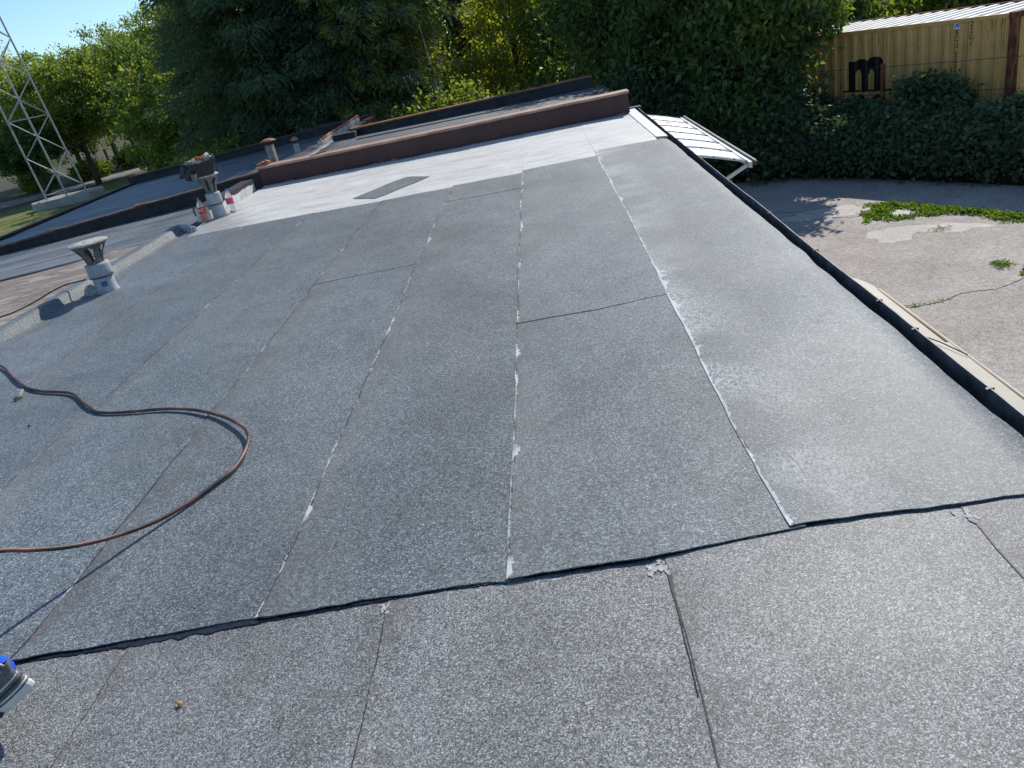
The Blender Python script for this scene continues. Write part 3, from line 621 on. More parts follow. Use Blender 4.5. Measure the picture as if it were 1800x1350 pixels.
o = MB().box(-.001, .001, -.02, .02, -.008, .008).build('sticker_print', 'redprint', cr); o.location = (.2155, -.01, .122); o.rotation_euler = (0, .29, 0)
o = MB().box(-.001, .001, -.018, .018, -.014, .014).build('sticker_print', 'blackletter', cr); o.location = (.2085, -.02, .096); o.rotation_euler = (0, .29, 0)
def rag(label, loc, s, mat, seed, sc=(1, 1, .6)):
    m = MB(); m.lathe([(s*.1, -s*.9), (s*.8, -s*.6), (s, 0), (s*.85, s*.45), (s*.5, s*.75), (s*.08, s*.85)], 18)
    m.v = [tuple(Vector(v)*(1+.8*mnoise.noise(Vector(v)*20+Vector((seed*9, 0, 0))))) for v in m.v]; m.v = [(a*sc[0], b*sc[1], c*sc[2]) for a, b, c in m.v]
    o = m.build('rag', mat, None, True); o.location = loc; o.rotation_euler = (.2*seed, .1, seed); return tag(o, label, 'rag', 'rags in the crate')
rag('cream crumpled work glove heaped in the black crate', (-4.86, 10.98, .812), .095, 'rag1', 1)
rag('pale folded rag at the crate rim above the orange one', (-4.75, 11.05, .836), .075, 'rag1', 4)
rag('small orange rag wedged between cream gloves in the crate', (-4.82, 10.97, .86), .05, 'rag2', 2)
rag('grey crumpled rag at the outer end of the crate', (-4.95, 10.95, .80), .075, 'rag3', 3)
# cloth hanging from crate edge
m = MB(); V = []
for j in range(9):
    for i in range(7):
        V.append((-.085+.028*i+.02*(j/8)*math.sin(i*1.3), .012*math.sin(i*1.9+j*.5)-.03*(j/8)+.02*(j == 0), .03-.025*j+(.02*math.sin(i) if j == 8 else 0)))
m.v = V+[(x, y+.008, z) for x, y, z in V]; n7 = len(V)
for j in range(8):
    for i in range(6): a = j*7+i; m.f += [(a, a+7, a+8, a+1), (n7+a, n7+a+1, n7+a+8, n7+a+7)]
rim = [i for i in range(7)]+[j*7+6 for j in range(1, 9)]+[56+i for i in range(5, -1, -1)]+[j*7 for j in range(7, 0, -1)]
m.f += [(rim[k], rim[(k+1) % len(rim)], n7+rim[(k+1) % len(rim)], n7+rim[k]) for k in range(len(rim))]
o = m.build('hanging_cloth', 'black_plastic', None, True); o.location = (-5.00, 10.90, .785); o.rotation_euler = (.15, .35, rad(24)); tag(o, 'dark cloth hanging over the outer rim of the black crate', 'cloth')
cup = thing('plastic_cup', 'grey plastic cup dangling beneath the crate rim', 'cup', (-4.94, 10.885, .60)); cup.rotation_euler = (.4, .35, 0)
MB().lathe([(.034, 0), (.036, .005), (.047, .115), (.049, .12), (.045, .12), (.032, .01)], 20).build('cup_wall', 'grey_sticker', cup, True)
MB().lathe([(.0365, .012), (.0395, .04), (.0365, .04)], 20).build('pink_band', 'pinkred', cup)
# bottles
def bottle(label, loc, liquid, labelmat, rz, txt, capm='redprint', h=1.0):
    t = thing('plastic_bottle', label, 'bottle', loc, rz, 'bottles at the vent foot')
    pr = [(.03, 0), (.046, .004), (.052, .02), (.050, .05), (.053, .075), (.051, .10), (.053, .13), (.053, .21), (.050, .235), (.038, .275), (.020, .305), (.014, .315), (.014, .33), (.012, .33)]
    b = MB().lathe([(r, z*h) for r, z in pr[:7]], 24).build('lower_body', liquid, t, True)
    MB().lathe([(r-.0005, z*h) for r, z in pr[6:]], 24).build('upper_body', 'clear', t, True)
    MB().lathe([(.0165, .318*h), (.0168, .338*h), (.015, .342*h)], 18).build('bottle_cap', capm, t)
    lb = MB().lathe([(.0540, .128*h), (.0548, .132*h), (.0548, .206*h), (.0540, .21*h)], 28).build('label_wrap', labelmat, t, True)
    for ch_, off_ in (txt or []):
        me = text_mesh(ch_, .065)
        for v in me.vertices:
            a = (v.co.x+off_)/.056-math.pi/2; z = v.co.y; v.co = (.0556*math.cos(a), .0556*math.sin(a), .17*h+z)
        link('label_lettering', me, 'whiteprint', lb)
    return t
bottle('big plastic bottle with red label and pink-tinted base, on the curb side of the vent', (-4.985, 10.86, .014), 'bottle', 'redprint', .1, [('D', -.028), ('C', .028)])
bottle('pale plastic bottle with pink label, on the white roof side of the vent', (-4.71, 11.25, .012), 'clear', 'pinkred', .5, None, 'bluew')
# far chimneys
def mushroom(label, loc, r, h, body, rc, cone, capm):
    t = thing('chimney_pipe', label, 'chimney', loc)
    MB().lathe([(r*1.12, -.12), (r*1.12, .02), (r, .03), (r, h), (r*.8, h), (r*.8, h-.05)], 4 if body == 'chimney_cement' else 8).build('shaft', body, t)
    cp = MB().lathe([(rc, h+.075), (rc*.98, h+.085), (rc*.7, h+.075+cone*.6), (rc*.35, h+.075+cone*.92), (.02, h+.075+cone)], 20).build('cap', capm, t, True)
    for k in range(3): MB().bar((r*.75*math.cos(2.1*k), r*.75*math.sin(2.1*k), h-.02), (r*.8*math.cos(2.1*k), r*.8*math.sin(2.1*k), h+.10), .02, .008).build('cap_leg', 'rustdark', cp)
    return t
c1 = mushroom('grey cement chimney pipe with domed rusty cap behind the red parapet', (-5.72, 16.55, -.03), .105, .44, 'chimney_cement', .17, .06, 'rust'); c1.rotation_euler = (0, 0, .75)
mushroom('short white chimney pipe with pointed red cap by the rear parapet', (-5.85, 18.75, -.03), .07, .18, 'cement', .095, .09, 'tile_red')
# gable of a small outbuilding
gb = thing('gable_outbuilding', 'small plastered outbuilding with sloping red clay tile verge past the rear parapet', 'building', (-4.0, 21.2, 0))
MB().prism([(-1.5, 0), (1.5, 0), (1.5, 2.4), (-1.5, 2.4)], -2.9, -.25).build('wall', 'plaster', gb)
A_, B_ = Vector((-1.40, -1.75, 0)), Vector((-.86, .45, 0)); nn_ = Vector((-.14, .03, 0)); m = MB()
m.v = [tuple(p+o_+Vector((0, 0, z))) for o_ in (Vector((0, 0, 0)), nn_) for p, z in ((A_, -.5), (B_, -.5), (B_, .24), (A_, .03))]
m.f = [(0, 1, 2, 3), (7, 6, 5, 4), (0, 4, 5, 1), (1, 5, 6, 2), (2, 6, 7, 3), (3, 7, 4, 0)]; m.build('gable_wall', 'plaster', gb)
for k in range(8):
    f = k/8; p = A_.lerp(B_, f)+nn_*.5+Vector((0, 0, .035+.21*f)); q = A_.lerp(B_, f+.15)+nn_*.5+Vector((0, 0, .05+.21*(f+.15))); MB().tube([p, q], [.035, .05], 10).build('verge_tile', 'tile_red', gb)
MB().prism([(-1.5, .1), (1.5, .1), (1.5, 2.4), (-1.5, 2.4)], -.25, -.20).build('roof', 'tile_red', gb)

# =================================================================== SMALL THINGS ON THE ROOF
hp = [(-5.6, 6.1, .018), (-4.95, 5.85, .02), (-4.669, 5.638, .02), (-4.465, 5.444, .016), (-4.154, 5.115, .014), (-3.871, 4.882, .014), (-3.501, 4.699, .014), (-3.266, 4.466, .014), (-3.066, 4.283, .014), (-2.814, 4.202, .014), (-2.557, 4.134, .014), (-2.327, 4.024, .016), (-2.081, 3.846, .022), (-1.897, 3.664, .03), (-1.80, 3.52, .034), (-1.762, 3.37, .026), (-1.765, 3.21, .018), (-1.82, 3.088, .015), (-1.904, 2.941, .015), (-1.995, 2.798, .03), (-2.093, 2.655, .076), (-2.189, 2.518, .148), (-2.256, 2.409, .228), (-2.303, 2.341, .284), (-2.40, 2.20, .36), (-2.55, 2.05, .40), (-2.7, 1.96, .38)]
hp[0] = (-5.05, 6.0, .12)
tag(MB().tube([p+Vector((0, 0, und(p.x, p.y)+.008)) for p in catmull(hp, 7)], .0098, 12).build('gas_hose', 'hosem', None, True), 'brick red rubber hose curving across the grey felt with one end lifted', 'hose')
m = MB().lathe([(.004, 0), (.012, .002), (.014, .010), (.009, .018), (.003, .02)], 7, wob=.2); o = m.build('pebble', 'stone', None); o.location = (-1.416, 1.726, und(-1.416, 1.726)+.001); o.rotation_euler = (0, .2, .4); o.scale = (.72, .72, .72)
tag(o, 'tiny orange pebble lying on the near grey felt', 'pebble')
m = MB().tube([(-3.955, 4.76, .02), (-3.95, 4.81, .024), (-3.965, 4.86, .034), (-3.985, 4.90, .036)], [.016, .019, .015, .010], 8); tag(m.build('twig', 'stick', None, True), 'short grey broken twig on the felt inside the hose bend', 'twig')
m = MB().lathe([(.002, 0), (.008, .002), (.009, .007), (.003, .012)], 6); o = m.build('pebble', 'rustdark', None); o.location = (-3.544, 4.268, und(-3.544, 4.268)+.009); tag(o, 'tiny dark crumb on the felt between hose and curb', 'pebble')

# =================================================================== PERSON (kneeling, only heel and cuff in view)
def skinned(name, verts, edges, radii, mat, parent, root=0, sub=2):
    me = bpy.data.meshes.new(name); me.from_pydata(verts, edges, []); me.update(); o = link(name, me, mat, parent)
    a = o.modifiers.new('skin', 'SKIN'); sv = me.skin_vertices[0].data
    for i, r in enumerate(radii): sv[i].radius = (r, r) if not isinstance(r, tuple) else r; sv[i].use_root = (i == root)
    a.use_smooth_shade = True; a.branch_smoothing = .6; b = o.modifiers.new('sub', 'SUBSURF'); b.levels = sub; b.render_levels = sub; return o
pz = und(-2.2, 1.8)
person = thing('person', 'person kneeling in blue work trousers and grey trainers, heel raised off the felt', 'person', (-2.395, 1.80, pz+.004))
B = [(-.02, .05, .50), (-.12, .05, .66), (-.24, .05, .84), (-.30, .05, .94), (-.36, .05, 1.02),                # pelvis, waist, chest, neck, head base
     (.02, .15, .46), (-.30, .17, .09), (-.05, .16, .115), (.15, .15, .17),                                   # far leg: hip knee shin ankle
     (.02, -.05, .46), (-.05, -.03, .09), (.24, -.01, .125), (.445, .0, .168),                                # near leg
     (-.26, .22, .86), (-.36, .27, .60), (-.52, .20, .42), (-.26, -.12, .86), (-.30, -.20, .60), (-.42, -.10, .42)]
E_ = [(0, 1), (1, 2), (2, 3), (0, 5), (5, 6), (6, 7), (7, 8), (0, 9), (9, 10), (10, 11), (11, 12), (2, 13), (13, 14), (14, 15), (2, 16), (16, 17), (17, 18), (3, 4)]
Rr = [.15, .14, .15, .06, .05, .10, .068, .062, .058, .10, .068, .064, .062, .065, .05, .04, .065, .05, .04]
skinned('work_clothes', B, E_, Rr, 'blue', person)
hd = MB(); hd.lathe([(.01, -.115), (.05, -.105), (.068, -.06), (.078, 0), (.076, .05), (.055, .09), (.01, .11)], 20)
hd.v = [(x*1.12, y, z) for x, y, z in hd.v]; h = hd.build('head', 'skin', person, True); h.location = (-.43, .05, 1.10); h.rotation_euler = (0, -.5, 0)
MB().tube([(-.088, 0, 0), (-.108, 0, -.022), (-.085, 0, -.03)], [.008, .014, .008], 8).build('nose', 'skin', h, True)
for s in (-1, 1):
    MB().lathe([(.002, -.028), (.014, -.01), (.016, .014), (.004, .03)], 10, c=(.01, s*.079)).build('ear', 'skin', h, True)
    MB().lathe([(.002, -.008), (.009, 0), (.002, .008)], 10, c=(-.079, s*.03)).build('eye', 'hair', h, True)
MB().bar((-.078, -.024, -.062), (-.078, .024, -.062), .012, .008).build('mouth', 'pinkred', h)
ca = MB(); ca.lathe([(.082, .02), (.086, .045), (.074, .085), (.04, .115), (.005, .122)], 20); ca.v = [(x*1.14+.01, y*1.03, z) for x, y, z in ca.v]; ca.build('hair', 'hair', h, True)
for s, w0 in ((1, (-.52, .20, .42)), (-1, (-.42, -.10, .42))):
    w0 = Vector(w0); vs = [tuple(w0), tuple(w0+Vector((-.05, -.01*s, -.05))), tuple(w0+Vector((-.085, -.015*s, -.09)))]; es = [(0, 1), (1, 2)]; rs = [.026, (.036, .018), (.038, .016)]
    hand = skinned('hand', vs, es, rs, 'skin', person)
    for k in range(4):
        b = w0+Vector((-.09+.004*k, (-.03+.02*k)*1.0, -.095)); l = (.9, 1, .95, .75)[k]
        skinned('finger', [tuple(b), tuple(b+Vector((-.03*l, 0, -.018*l))), tuple(b+Vector((-.042*l, 0, -.045*l))), tuple(b+Vector((-.028*l, 0, -.06*l)))], [(0, 1), (1, 2), (2, 3)], [.009, .009, .008, .007], 'skin', hand, sub=1)
    b = w0+Vector((-.03, -.035*s, -.05)); skinned('thumb', [tuple(b), tuple(b+Vector((-.03, -.012*s, -.02))), tuple(b+Vector((-.055, -.002*s, -.04)))], [(0, 1), (1, 2)], [.012, .011, .009], 'skin', hand, sub=1)
def shoe(name, loc, rot):
    s = thing_part(name, loc, rot)
    return s
def sole_outline(n=26, g=0):
    out = []
    for k in range(n):
        a = 2*math.pi*k/n; x = math.cos(a); y = math.sin(a); L = .142+g; wd = (.042 if x > 0 else .050)+g*.6; wd *= 1-.10*math.exp(-((x+.05)/.25)**2)
        out.append((L*x, wd*y*(1 if abs(x) < .8 else .97)))
    return out
def make_shoe(loc, rot):                                 # heel at +x, toe at -x, sole on z = 0
    up = MB(); rings = [(.0, .022, 1.0), (.0, .045, 1.0), (.004, .065, .95), (.012, .085, .84), (.03, .10, .66), (.045, .112, .50)]; n = 26; base = sole_outline(n, .002)
    for i, (sh, z, sc) in enumerate(rings):
        for (x, y) in base:
            back = (x > 0); zz = z
            if i >= 2 and x < -.02: zz = z*(1-.62*min(1, (-x-.02)/.12)*(i/5))+.0
            xx = x*sc+ (sh+.052*(1-sc)*2.0); up.v.append((xx, y*(.62+.38*sc), zz))
    for i in range(len(rings)-1):
        for k in range(n): up.f.append((i*n+k, i*n+(k+1) % n, (i+1)*n+(k+1) % n, (i+1)*n+k))
    up.f.append(tuple(range(n))[::-1]); up.f.append(tuple((len(rings)-1)*n+k for k in range(n)))
    u = up.build('shoe', 'shoe', person, True); u.location = loc; u.rotation_euler = rot
    so_ = MB(); n = 26
    for (z, gr) in ((0, -.002), (.004, .003), (.018, .006), (.026, .003)): so_.v += [(x, y, z+(.008*max(0, (-x-.09)/.05))) for x, y in sole_outline(n, gr)]
    for i in range(3):
        for k in range(n): so_.f.append((i*n+k, i*n+(k+1) % n, (i+1)*n+(k+1) % n, (i+1)*n+k))
    so_.f += [tuple(range(n))[::-1], tuple(3*n+k for k in range(n))]; so_.build('sole', 'sole', u)
    MB().box(-.06, .03, -.0545, .0545, .004, .016).build('sole_band', 'shoe_dark', u)
    for k in range(3):
        pts = [(.142*math.cos(a)+.004*(1-k*.3), .044*math.sin(a), .036+.016*k) for a in np.linspace(-1.2, 1.2, 12)]; MB().tube(pts, .0035, 6).build('heel_ridge', 'shoe_dark' if k == 1 else 'sole', u, True)
    a_ = np.linspace(0, 2*math.pi, 15); MB().tube([(.128+.008*math.sin(q), .014*math.cos(q), .105+.022*math.sin(q)) for q in a_], .0045, 6).build('heel_tab', 'sole', u, True)
    return u
make_shoe((.405, -.055, .062), (.10, -rad(27), rad(6)))
make_shoe((.12, .15, .066), (0, -rad(27), 0))

# =================================================================== FOLIAGE
def leaves(C, L, Wd, droop=.2, up=.3, sp=.35, dirs=None, sizevar=.35, fold=.18):
    n = len(C); a = rng.normal(size=(n, 3)) if dirs is None else dirs+rng.normal(size=(n, 3))*sp; a[:, 2] -= droop; a /= np.linalg.norm(a, axis=1)[:, None]
    nr = rng.normal(size=(n, 3)); nr[:, 2] += up; b = np.cross(a, nr); b /= np.maximum(1e-6, np.linalg.norm(b, axis=1))[:, None]; nn = np.cross(b, a)
    s = (1+sizevar*rng.uniform(-1, 1, n))[:, None]; L = L*s; Wd = Wd*s
    V = np.stack([C, C+a*L*.45+b*Wd*.5+nn*Wd*fold, C+a*L, C+a*L*.45-b*Wd*.5+nn*Wd*fold], 1).reshape(-1, 3)
    i = np.arange(n)*4; F = np.stack([np.stack([i, i+1, i+2], 1), np.stack([i, i+2, i+3], 1)], 1).reshape(-1, 3); return V, F
def crown_pts(ells, nclump, per, crad, shell=.55, flat=.7):
    w = np.array([(e[3]*e[4]*e[5])**.67 for e in ells]); w /= w.sum(); k = rng.choice(len(ells), nclump, p=w); E = np.array(ells)[k]
    d = rng.normal(size=(nclump, 3)); d /= np.linalg.norm(d, axis=1)[:, None]; r = shell+(1-shell)*rng.random(nclump); r *= 1+.12*rng.normal(size=nclump)
    c = E[:, :3]+d*r[:, None]*E[:, 3:6]; cr = crad*rng.uniform(.5, 1.4, nclump); per_ = np.maximum(3, (per*(cr/crad)**2)).astype(int)
    idx = np.repeat(np.arange(nclump), per_); off = rng.normal(size=(len(idx), 3))*.55; off[:, 2] *= flat; return c, c[idx]+off*cr[idx][:, None]
def limbs(base, top, targets, r0, lean=0, forks=1):
    m = MB(); base, top = Vector(base), Vector(top)
    trunk = [base.lerp(top, f)+Vector((.12*math.sin(f*4+base.x), .12*math.cos(f*3+base.y), 0))*f for f in np.linspace(0, 1, 8)]; trunk[0] = base-Vector((0, 0, .25))
    m.tube(trunk, [r0*(1.25-.95*f) for f in np.linspace(0, 1, 8)], 9)
    for t in targets:
        t = Vector(t); f = random.uniform(.3, .85); s = base.lerp(top, f)+Vector((.12*math.sin(f*4+base.x), .12*math.cos(f*3+base.y), 0))*f; mid = s.lerp(t, .5)+Vector((0, 0, .18*(t-s).length*random.random())); r = r0*(1.05-.85*f)*.5
        m.tube([s, s.lerp(mid, .5), mid, mid.lerp(t, .5), t], [r, r*.8, r*.6, r*.4, r*.15], 6)
    return m
def tree(name, label, base, ells, leafmat_, nclump, per, crad, L, Wd, r0=.16, top=None, group=None, cat='tree', nl=14, shell=.55, droop=.25, bark='bark', extra=None, stems=None):
    t = thing(name, label, cat, base, 0, group); bx, by, bz = base
    el = [(e[0]-bx, e[1]-by, e[2]-bz, *e[3:]) for e in ells]; c, P = crown_pts(el, nclump, per, crad, shell)
    tz = top if top else max(e[2] for e in el)
    sel = [tuple(c[i]) for i in rng.choice(len(c), min(nl, len(c)), replace=False)]
    m = limbs((0, 0, 0), (np.mean([e[0] for e in el])*.6, np.mean([e[1] for e in el])*.6, tz), sel, r0)
    for (sx_, sy_) in (stems or []): m2 = limbs((sx_, sy_, 0), (sx_*2.2, sy_*2.2, tz*.9), [], r0*.7); b = len(m.v); m.v += m2.v; m.f += [tuple(b+i for i in f) for f in m2.f]
    m.build('trunk', bark, t, True)
    V, F = leaves(P, L, Wd, droop); link('crown', npmesh('crown', V, F, 3), leafmat_, t)
    if extra:
        c, P = crown_pts([(e[0]-bx, e[1]-by, e[2]-bz, *e[3:]) for e in extra[0]], extra[2], extra[3], extra[4], .3); V, F = leaves(P, L, Wd, droop); link('sunlit_sprays', npmesh('sunlit_sprays', V, F, 3), extra[1], t)  # sprays get a lighter leaf material, so their sunlight is in the colour
    return t
def spruce(label, base, H, R, z0, levels, seed, sunlit_side=None, group='dark spruces behind the roofs'):
    t = thing('spruce_tree', label, 'tree', base, 0, group); r = np.random.default_rng(seed)
    m = MB().tube([(0, 0, -.3), (0, 0, H*.4), (.05, 0, H)], [.26, .18, .02], 10); C = []; D = []; CT = []; DT = []; br = []
    for lv in range(levels):
        f = lv/levels; z = z0+(H-z0)*f; Lb = R*(1-f)**.62*(.8+.35*r.random())+.15; nb = 8
        for k in range(nb):
            az = 2*math.pi*(k+r.random()*.8)/nb+lv*.7; lb = Lb*(.7+.45*r.random()); d = np.array([math.cos(az), math.sin(az), 0]); side = np.array([-d[1], d[0], 0]); dr = .12+.16*r.random()
            pt = lambda s: d*lb*s+np.array([0, 0, z+.10*lb*s-dr*lb*(s**2.0)+.12*lb*max(0, s-.8)])
            br.append([tuple(pt(s)) for s in (0, .35, .7, 1)]+[lb])
            ns = int(14+lb*8)
            for q in range(ns):
                s = .18+.82*(q+r.random())/ns; wdt = (.34*lb*(1-s)**.7+.10)
                for sgn in (-1, 1):
                    m_ = max(3, int(wdt*15))
                    for j in range(m_):
                        g_ = (j+r.random())/m_; c = pt(s)+side*sgn*wdt*g_+d*wdt*.5*g_+np.array([0, 0, -.10*wdt*g_-.32*r.random()**2+.08*r.normal()]); dd = d*.75+side*sgn*.55+np.array([0, 0, -.28-.3*r.random()])
                        lit = sunlit_side is not None and g_ > .45 and (d@sunlit_side) > .25 and r.random() < .8
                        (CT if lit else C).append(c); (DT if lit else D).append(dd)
    for b in br: m.tube(b[:4], [.02+.012*b[4], .015+.007*b[4], .012, .004], 5, cap=False)
    m.build('trunk', 'bark_dark', t, True)
    V, F = leaves(np.array(C), .21, .05, .12, .6, .30, np.array(D)); link('crown', npmesh('crown', V, F, 3), 'needle', t)
    if CT: V, F = leaves(np.array(CT), .20, .05, .1, .6, .28, np.array(DT)); link('sunlit_tint_boughs', npmesh('sunlit_tint_boughs', V, F, 3), 'needle_sunlit', t)  # outer sprays on one side take the needle colour painted as sunlit
    return t
spruce('tall dark spruce overhanging the shaded rear roof', (-8.9, 28.2, G), 21, 3.9, 1.5, 50, 1)
spruce('dark spruce with boughs coloured sunlit yellow-green next to the yellow tree', (-5.6, 27.8, G), 19, 3.5, 1.4, 48, 2, np.array([.8, -.5, 0]))
spruce('narrow spruce standing between the tall spruce and the poplars', (-12.6, 32.8, G), 11.5, 2.4, 1.8, 30, 3)
# understorey beneath the spruces
for k, (x, y, z, rx, lab) in enumerate([(-10.3, 25.2, -1.2, 1.7, 'leafy shrub under the tall spruce at the shaded roof corner'), (-7.6, 24.6, -1.5, 1.4, 'dark shrub under the tall spruce behind the domed chimney'), (-3.4, 24.3, -1.0, 1.4, 'green shrub between gable outbuilding and yellow bushes')]):
    tree('shrub', lab, (x, y, G), [(x, y, z, rx, 1.1, 1.35)], 'leaf_mid' if k != 1 else 'leaf_dark', 120, 45, .38, .17, .09, .05, group='shrubs under the spruces', cat='shrub', nl=8)
# centre yellow-green trees
tree('maple_tree', 'yellow-green autumn tree directly behind the rear parapet', (-.6, 30.5, G), [(-.8, 30.5, 1.3, 2.0, 1.8, 2.2), (-2.0, 30.2, -.3, 1.2, 1.2, 1.4), (.4, 30.8, 2.4, 1.5, 1.5, 1.7)], 'leaf_yellow', 300, 48, .40, .17, .09, .14, group='trees behind the rear parapet')
tree('maple_tree', 'green tree with large glossy leaves between yellow tree and dark walnut', (1.6, 28.6, G), [(1.4, 28.4, .6, 1.5, 1.4, 2.2), (2.3, 28.8, 1.9, 1.5, 1.5, 1.9)], 'leaf_mid', 300, 55, .42, .22, .11, .14, group='trees behind the rear parapet')
tree('shrub', 'bright green bush hugging the rear parapet below the yellow tree', (-1.6, 24.6, G), [(-2.3, 24.6, -1.0, 1.3, 1.0, 1.3), (-.7, 24.8, -1.2, 1.2, .9, 1.1), (.7, 24.6, -1.1, 1.2, .9, 1.2)], 'leaf_mid', 320, 45, .34, .15, .085, .06, group='shrubs behind the rear parapet', cat='shrub', nl=10)
tree('young_birch', 'thin pale birch stem between spruce and yellow tree', (-3.35, 27.0, G), [(-3.3, 27.0, 1.6, .6, .6, 1.2)], 'leaf_yellow', 30, 20, .3, .12, .07, .05, top=5.2, bark='plaster', nl=5)
tree('lime_tree', 'tall dark tree rising behind the yellow tree and over the rear roof', (-2.5, 32.0, G), [(-2.6, 31.4, 9.6, 2.7, 2.5, 5.6), (-3.4, 31.0, 6.5, 1.7, 1.6, 2.6)], 'leaf_dark', 560, 70, .5, .24, .12, .22, top=9.0, nl=18, shell=.3)
# right-hand dark trees over the yard
tree('walnut_tree', 'big dark walnut tree behind the white awning with drooping leaves', (3.6, 23.2, G), [(3.4, 22.8, .2, 2.3, 2.0, 2.9), (2.4, 23.6, 2.2, 1.9, 1.7, 2.2), (4.6, 22.8, 2.6, 2.0, 1.8, 2.0)], 'leaf_dark', 760, 75, .46, .19, .085, .2, shell=.45, droop=.6, group='dark trees around the yard', nl=18)
tree('walnut_tree', 'dark tree with sprays coloured as sunlit overhanging one end of the ochre container', (5.0, 20.6, G), [(4.9, 20.2, -.4, 1.5, 1.3, 2.3), (5.5, 20.4, 1.3, 1.6, 1.4, 1.5), (4.6, 20.8, 2.2, 1.8, 1.6, 1.6)], 'leaf_dark', 620, 70, .42, .19, .085, .16, extra=([(6.6, 19.9, .75, .9, .8, .5), (5.6, 19.4, .9, .9, .6, .5), (5.1, 19.2, .3, .7, .5, .4)], 'leaf_mid', 60, 50, .35), shell=.45, droop=.6, group='dark trees around the yard', nl=18)
tree('shrub', 'ivy-hung shrub mass at the yard corner below the dark walnut', (4.2, 20.4, G), [(4.1, 20.6, -1.9, 1.6, 1.2, 1.4), (2.6, 21.4, -1.6, 1.4, 1.1, 1.7), (5.4, 19.6, -1.9, 1.0, .8, 1.3)], 'leaf_ivy', 520, 55, .34, .13, .09, .06, shell=.5, cat='shrub', nl=10)
# tree line behind everything
bgs = [(-17, 44, 2.6, 3.0, 'leaf_mid'), (-13.5, 46, 4.5, 4.4, 'leaf_mid'), (-8, 44, 3.4, 4.0, 'leaf_dark'), (-3.2, 40, 1.6, 3.2, 'leaf_dark'), (3.6, 42, 2.6, 3.8, 'leaf_dark'), (9, 34, .6, 3.4, 'leaf_mid'), (14.5, 33, .5, 3.6, 'leaf_mid'), (8.0, 26.5, .2, 2.3, 'leaf_dark'), (12.6, 25.2, -.4, 2.2, 'leaf_mid'), (20, 28, 0, 3.6, 'leaf_dark'), (-16.5, 37, .5, 2.8, 'leaf_mid')]
bl = ['round green tree beyond the narrow spruce, far from the road', 'mid-green tree top rising between narrow spruce and road trees', 'dark tree glimpsed through gaps in the tall spruce', 'dark low tree in front of the pale blue house', 'dark tree behind the yellow-green tree', 'mid-green tree behind the walnut and container', 'mid-green tree far behind the container roof', 'dark tree right behind the container end', 'mid-green tree beside the rusty container post', 'dark broad tree beyond the container doors', 'light tree between the road trees and the narrow spruce']
for (x, y, zc, r_, mt_), lb in zip(bgs, bl):
    tree('broadleaf_tree', lb, (x, y, G), [(x, y, zc, r_, r_*.85, zc-G-.5 if zc > 2 else r_*.9), (x+r_*.4, y-.5, zc-r_*.4, r_*.7, r_*.6, r_*.8)], mt_, 300, 60, r_*.16, .22, .12, .18, group='background trees', nl=10)
# left trees along the road
lt = [(-32.1, 55.6, 3.2, 3.3, 'leaf_mid', None, 'short-trunked tree at the road edge by the lattice mast plinth'),
      (-30.4, 60.3, 3.6, 3.6, 'leaf_mid', [(.8, .3), (-.7, .4), (1.5, -.2)], 'multi-stemmed tree leaning over the road bend'),
      (-37.2, 63.0, 2.9, 4.0, 'leaf_mid', None, 'green tree directly behind the lattice mast'),
      (-42.5, 64.0, 4.0, 4.4, 'leaf_yellow', None, 'yellowish tree behind the mast top'),
      (-34.6, 53.4, .6, 1.9, 'leaf_dark', None, 'dark small tree at the foot of the lattice mast'),
      (-25.2, 61.0, 4.6, 3.9, 'leaf_mid', None, 'tall light-topped tree between road bend and narrow spruce'),
      (-47, 60, 2.6, 4.0, 'leaf_dark', None, 'dark tree across the road from the mast, farthest from the spruces'),
      (-22.5, 52.0, 2.4, 3.6, 'leaf_dark', None, 'low dark tree in front of the tall light-topped tree'),
      (-33.5, 72.0, 3.8, 4.4, 'leaf_dark', None, 'dark tree past the graffiti wall'),
      (-40, 74.0, 3.6, 4.6, 'leaf_mid', None, 'far green tree beyond the road trees')]
for (x, y, zc, r_, mt_, st, lb) in lt:
    tree('road_tree', lb, (x, y, G), [(x, y, zc, r_, r_*.9, r_*.95), (x-r_*.5, y-.6, zc-r_*.30, r_*.65, r_*.6, r_*.65), (x+r_*.5, y-.4, zc-r_*.2, r_*.62, r_*.6, r_*.7)], mt_, 380, 70, r_*.13, .21, .11, .19, group='trees along the road', nl=14, stems=st)
for k, (x, y) in enumerate([(-35.5, 61.0), (-33.6, 64.5), (-39.5, 60.2)]):
    tree('shrub', ['low shrub on the road verge behind the orange post', 'low shrub beside the graffiti wall', 'low shrub beyond the road behind the mast'][k], (x, y, G), [(x, y, G+.7, 1.5, 1.0, .8)], 'leaf_mid', 90, 40, .35, .2, .11, .04, group='verge shrubs', cat='shrub', nl=5)
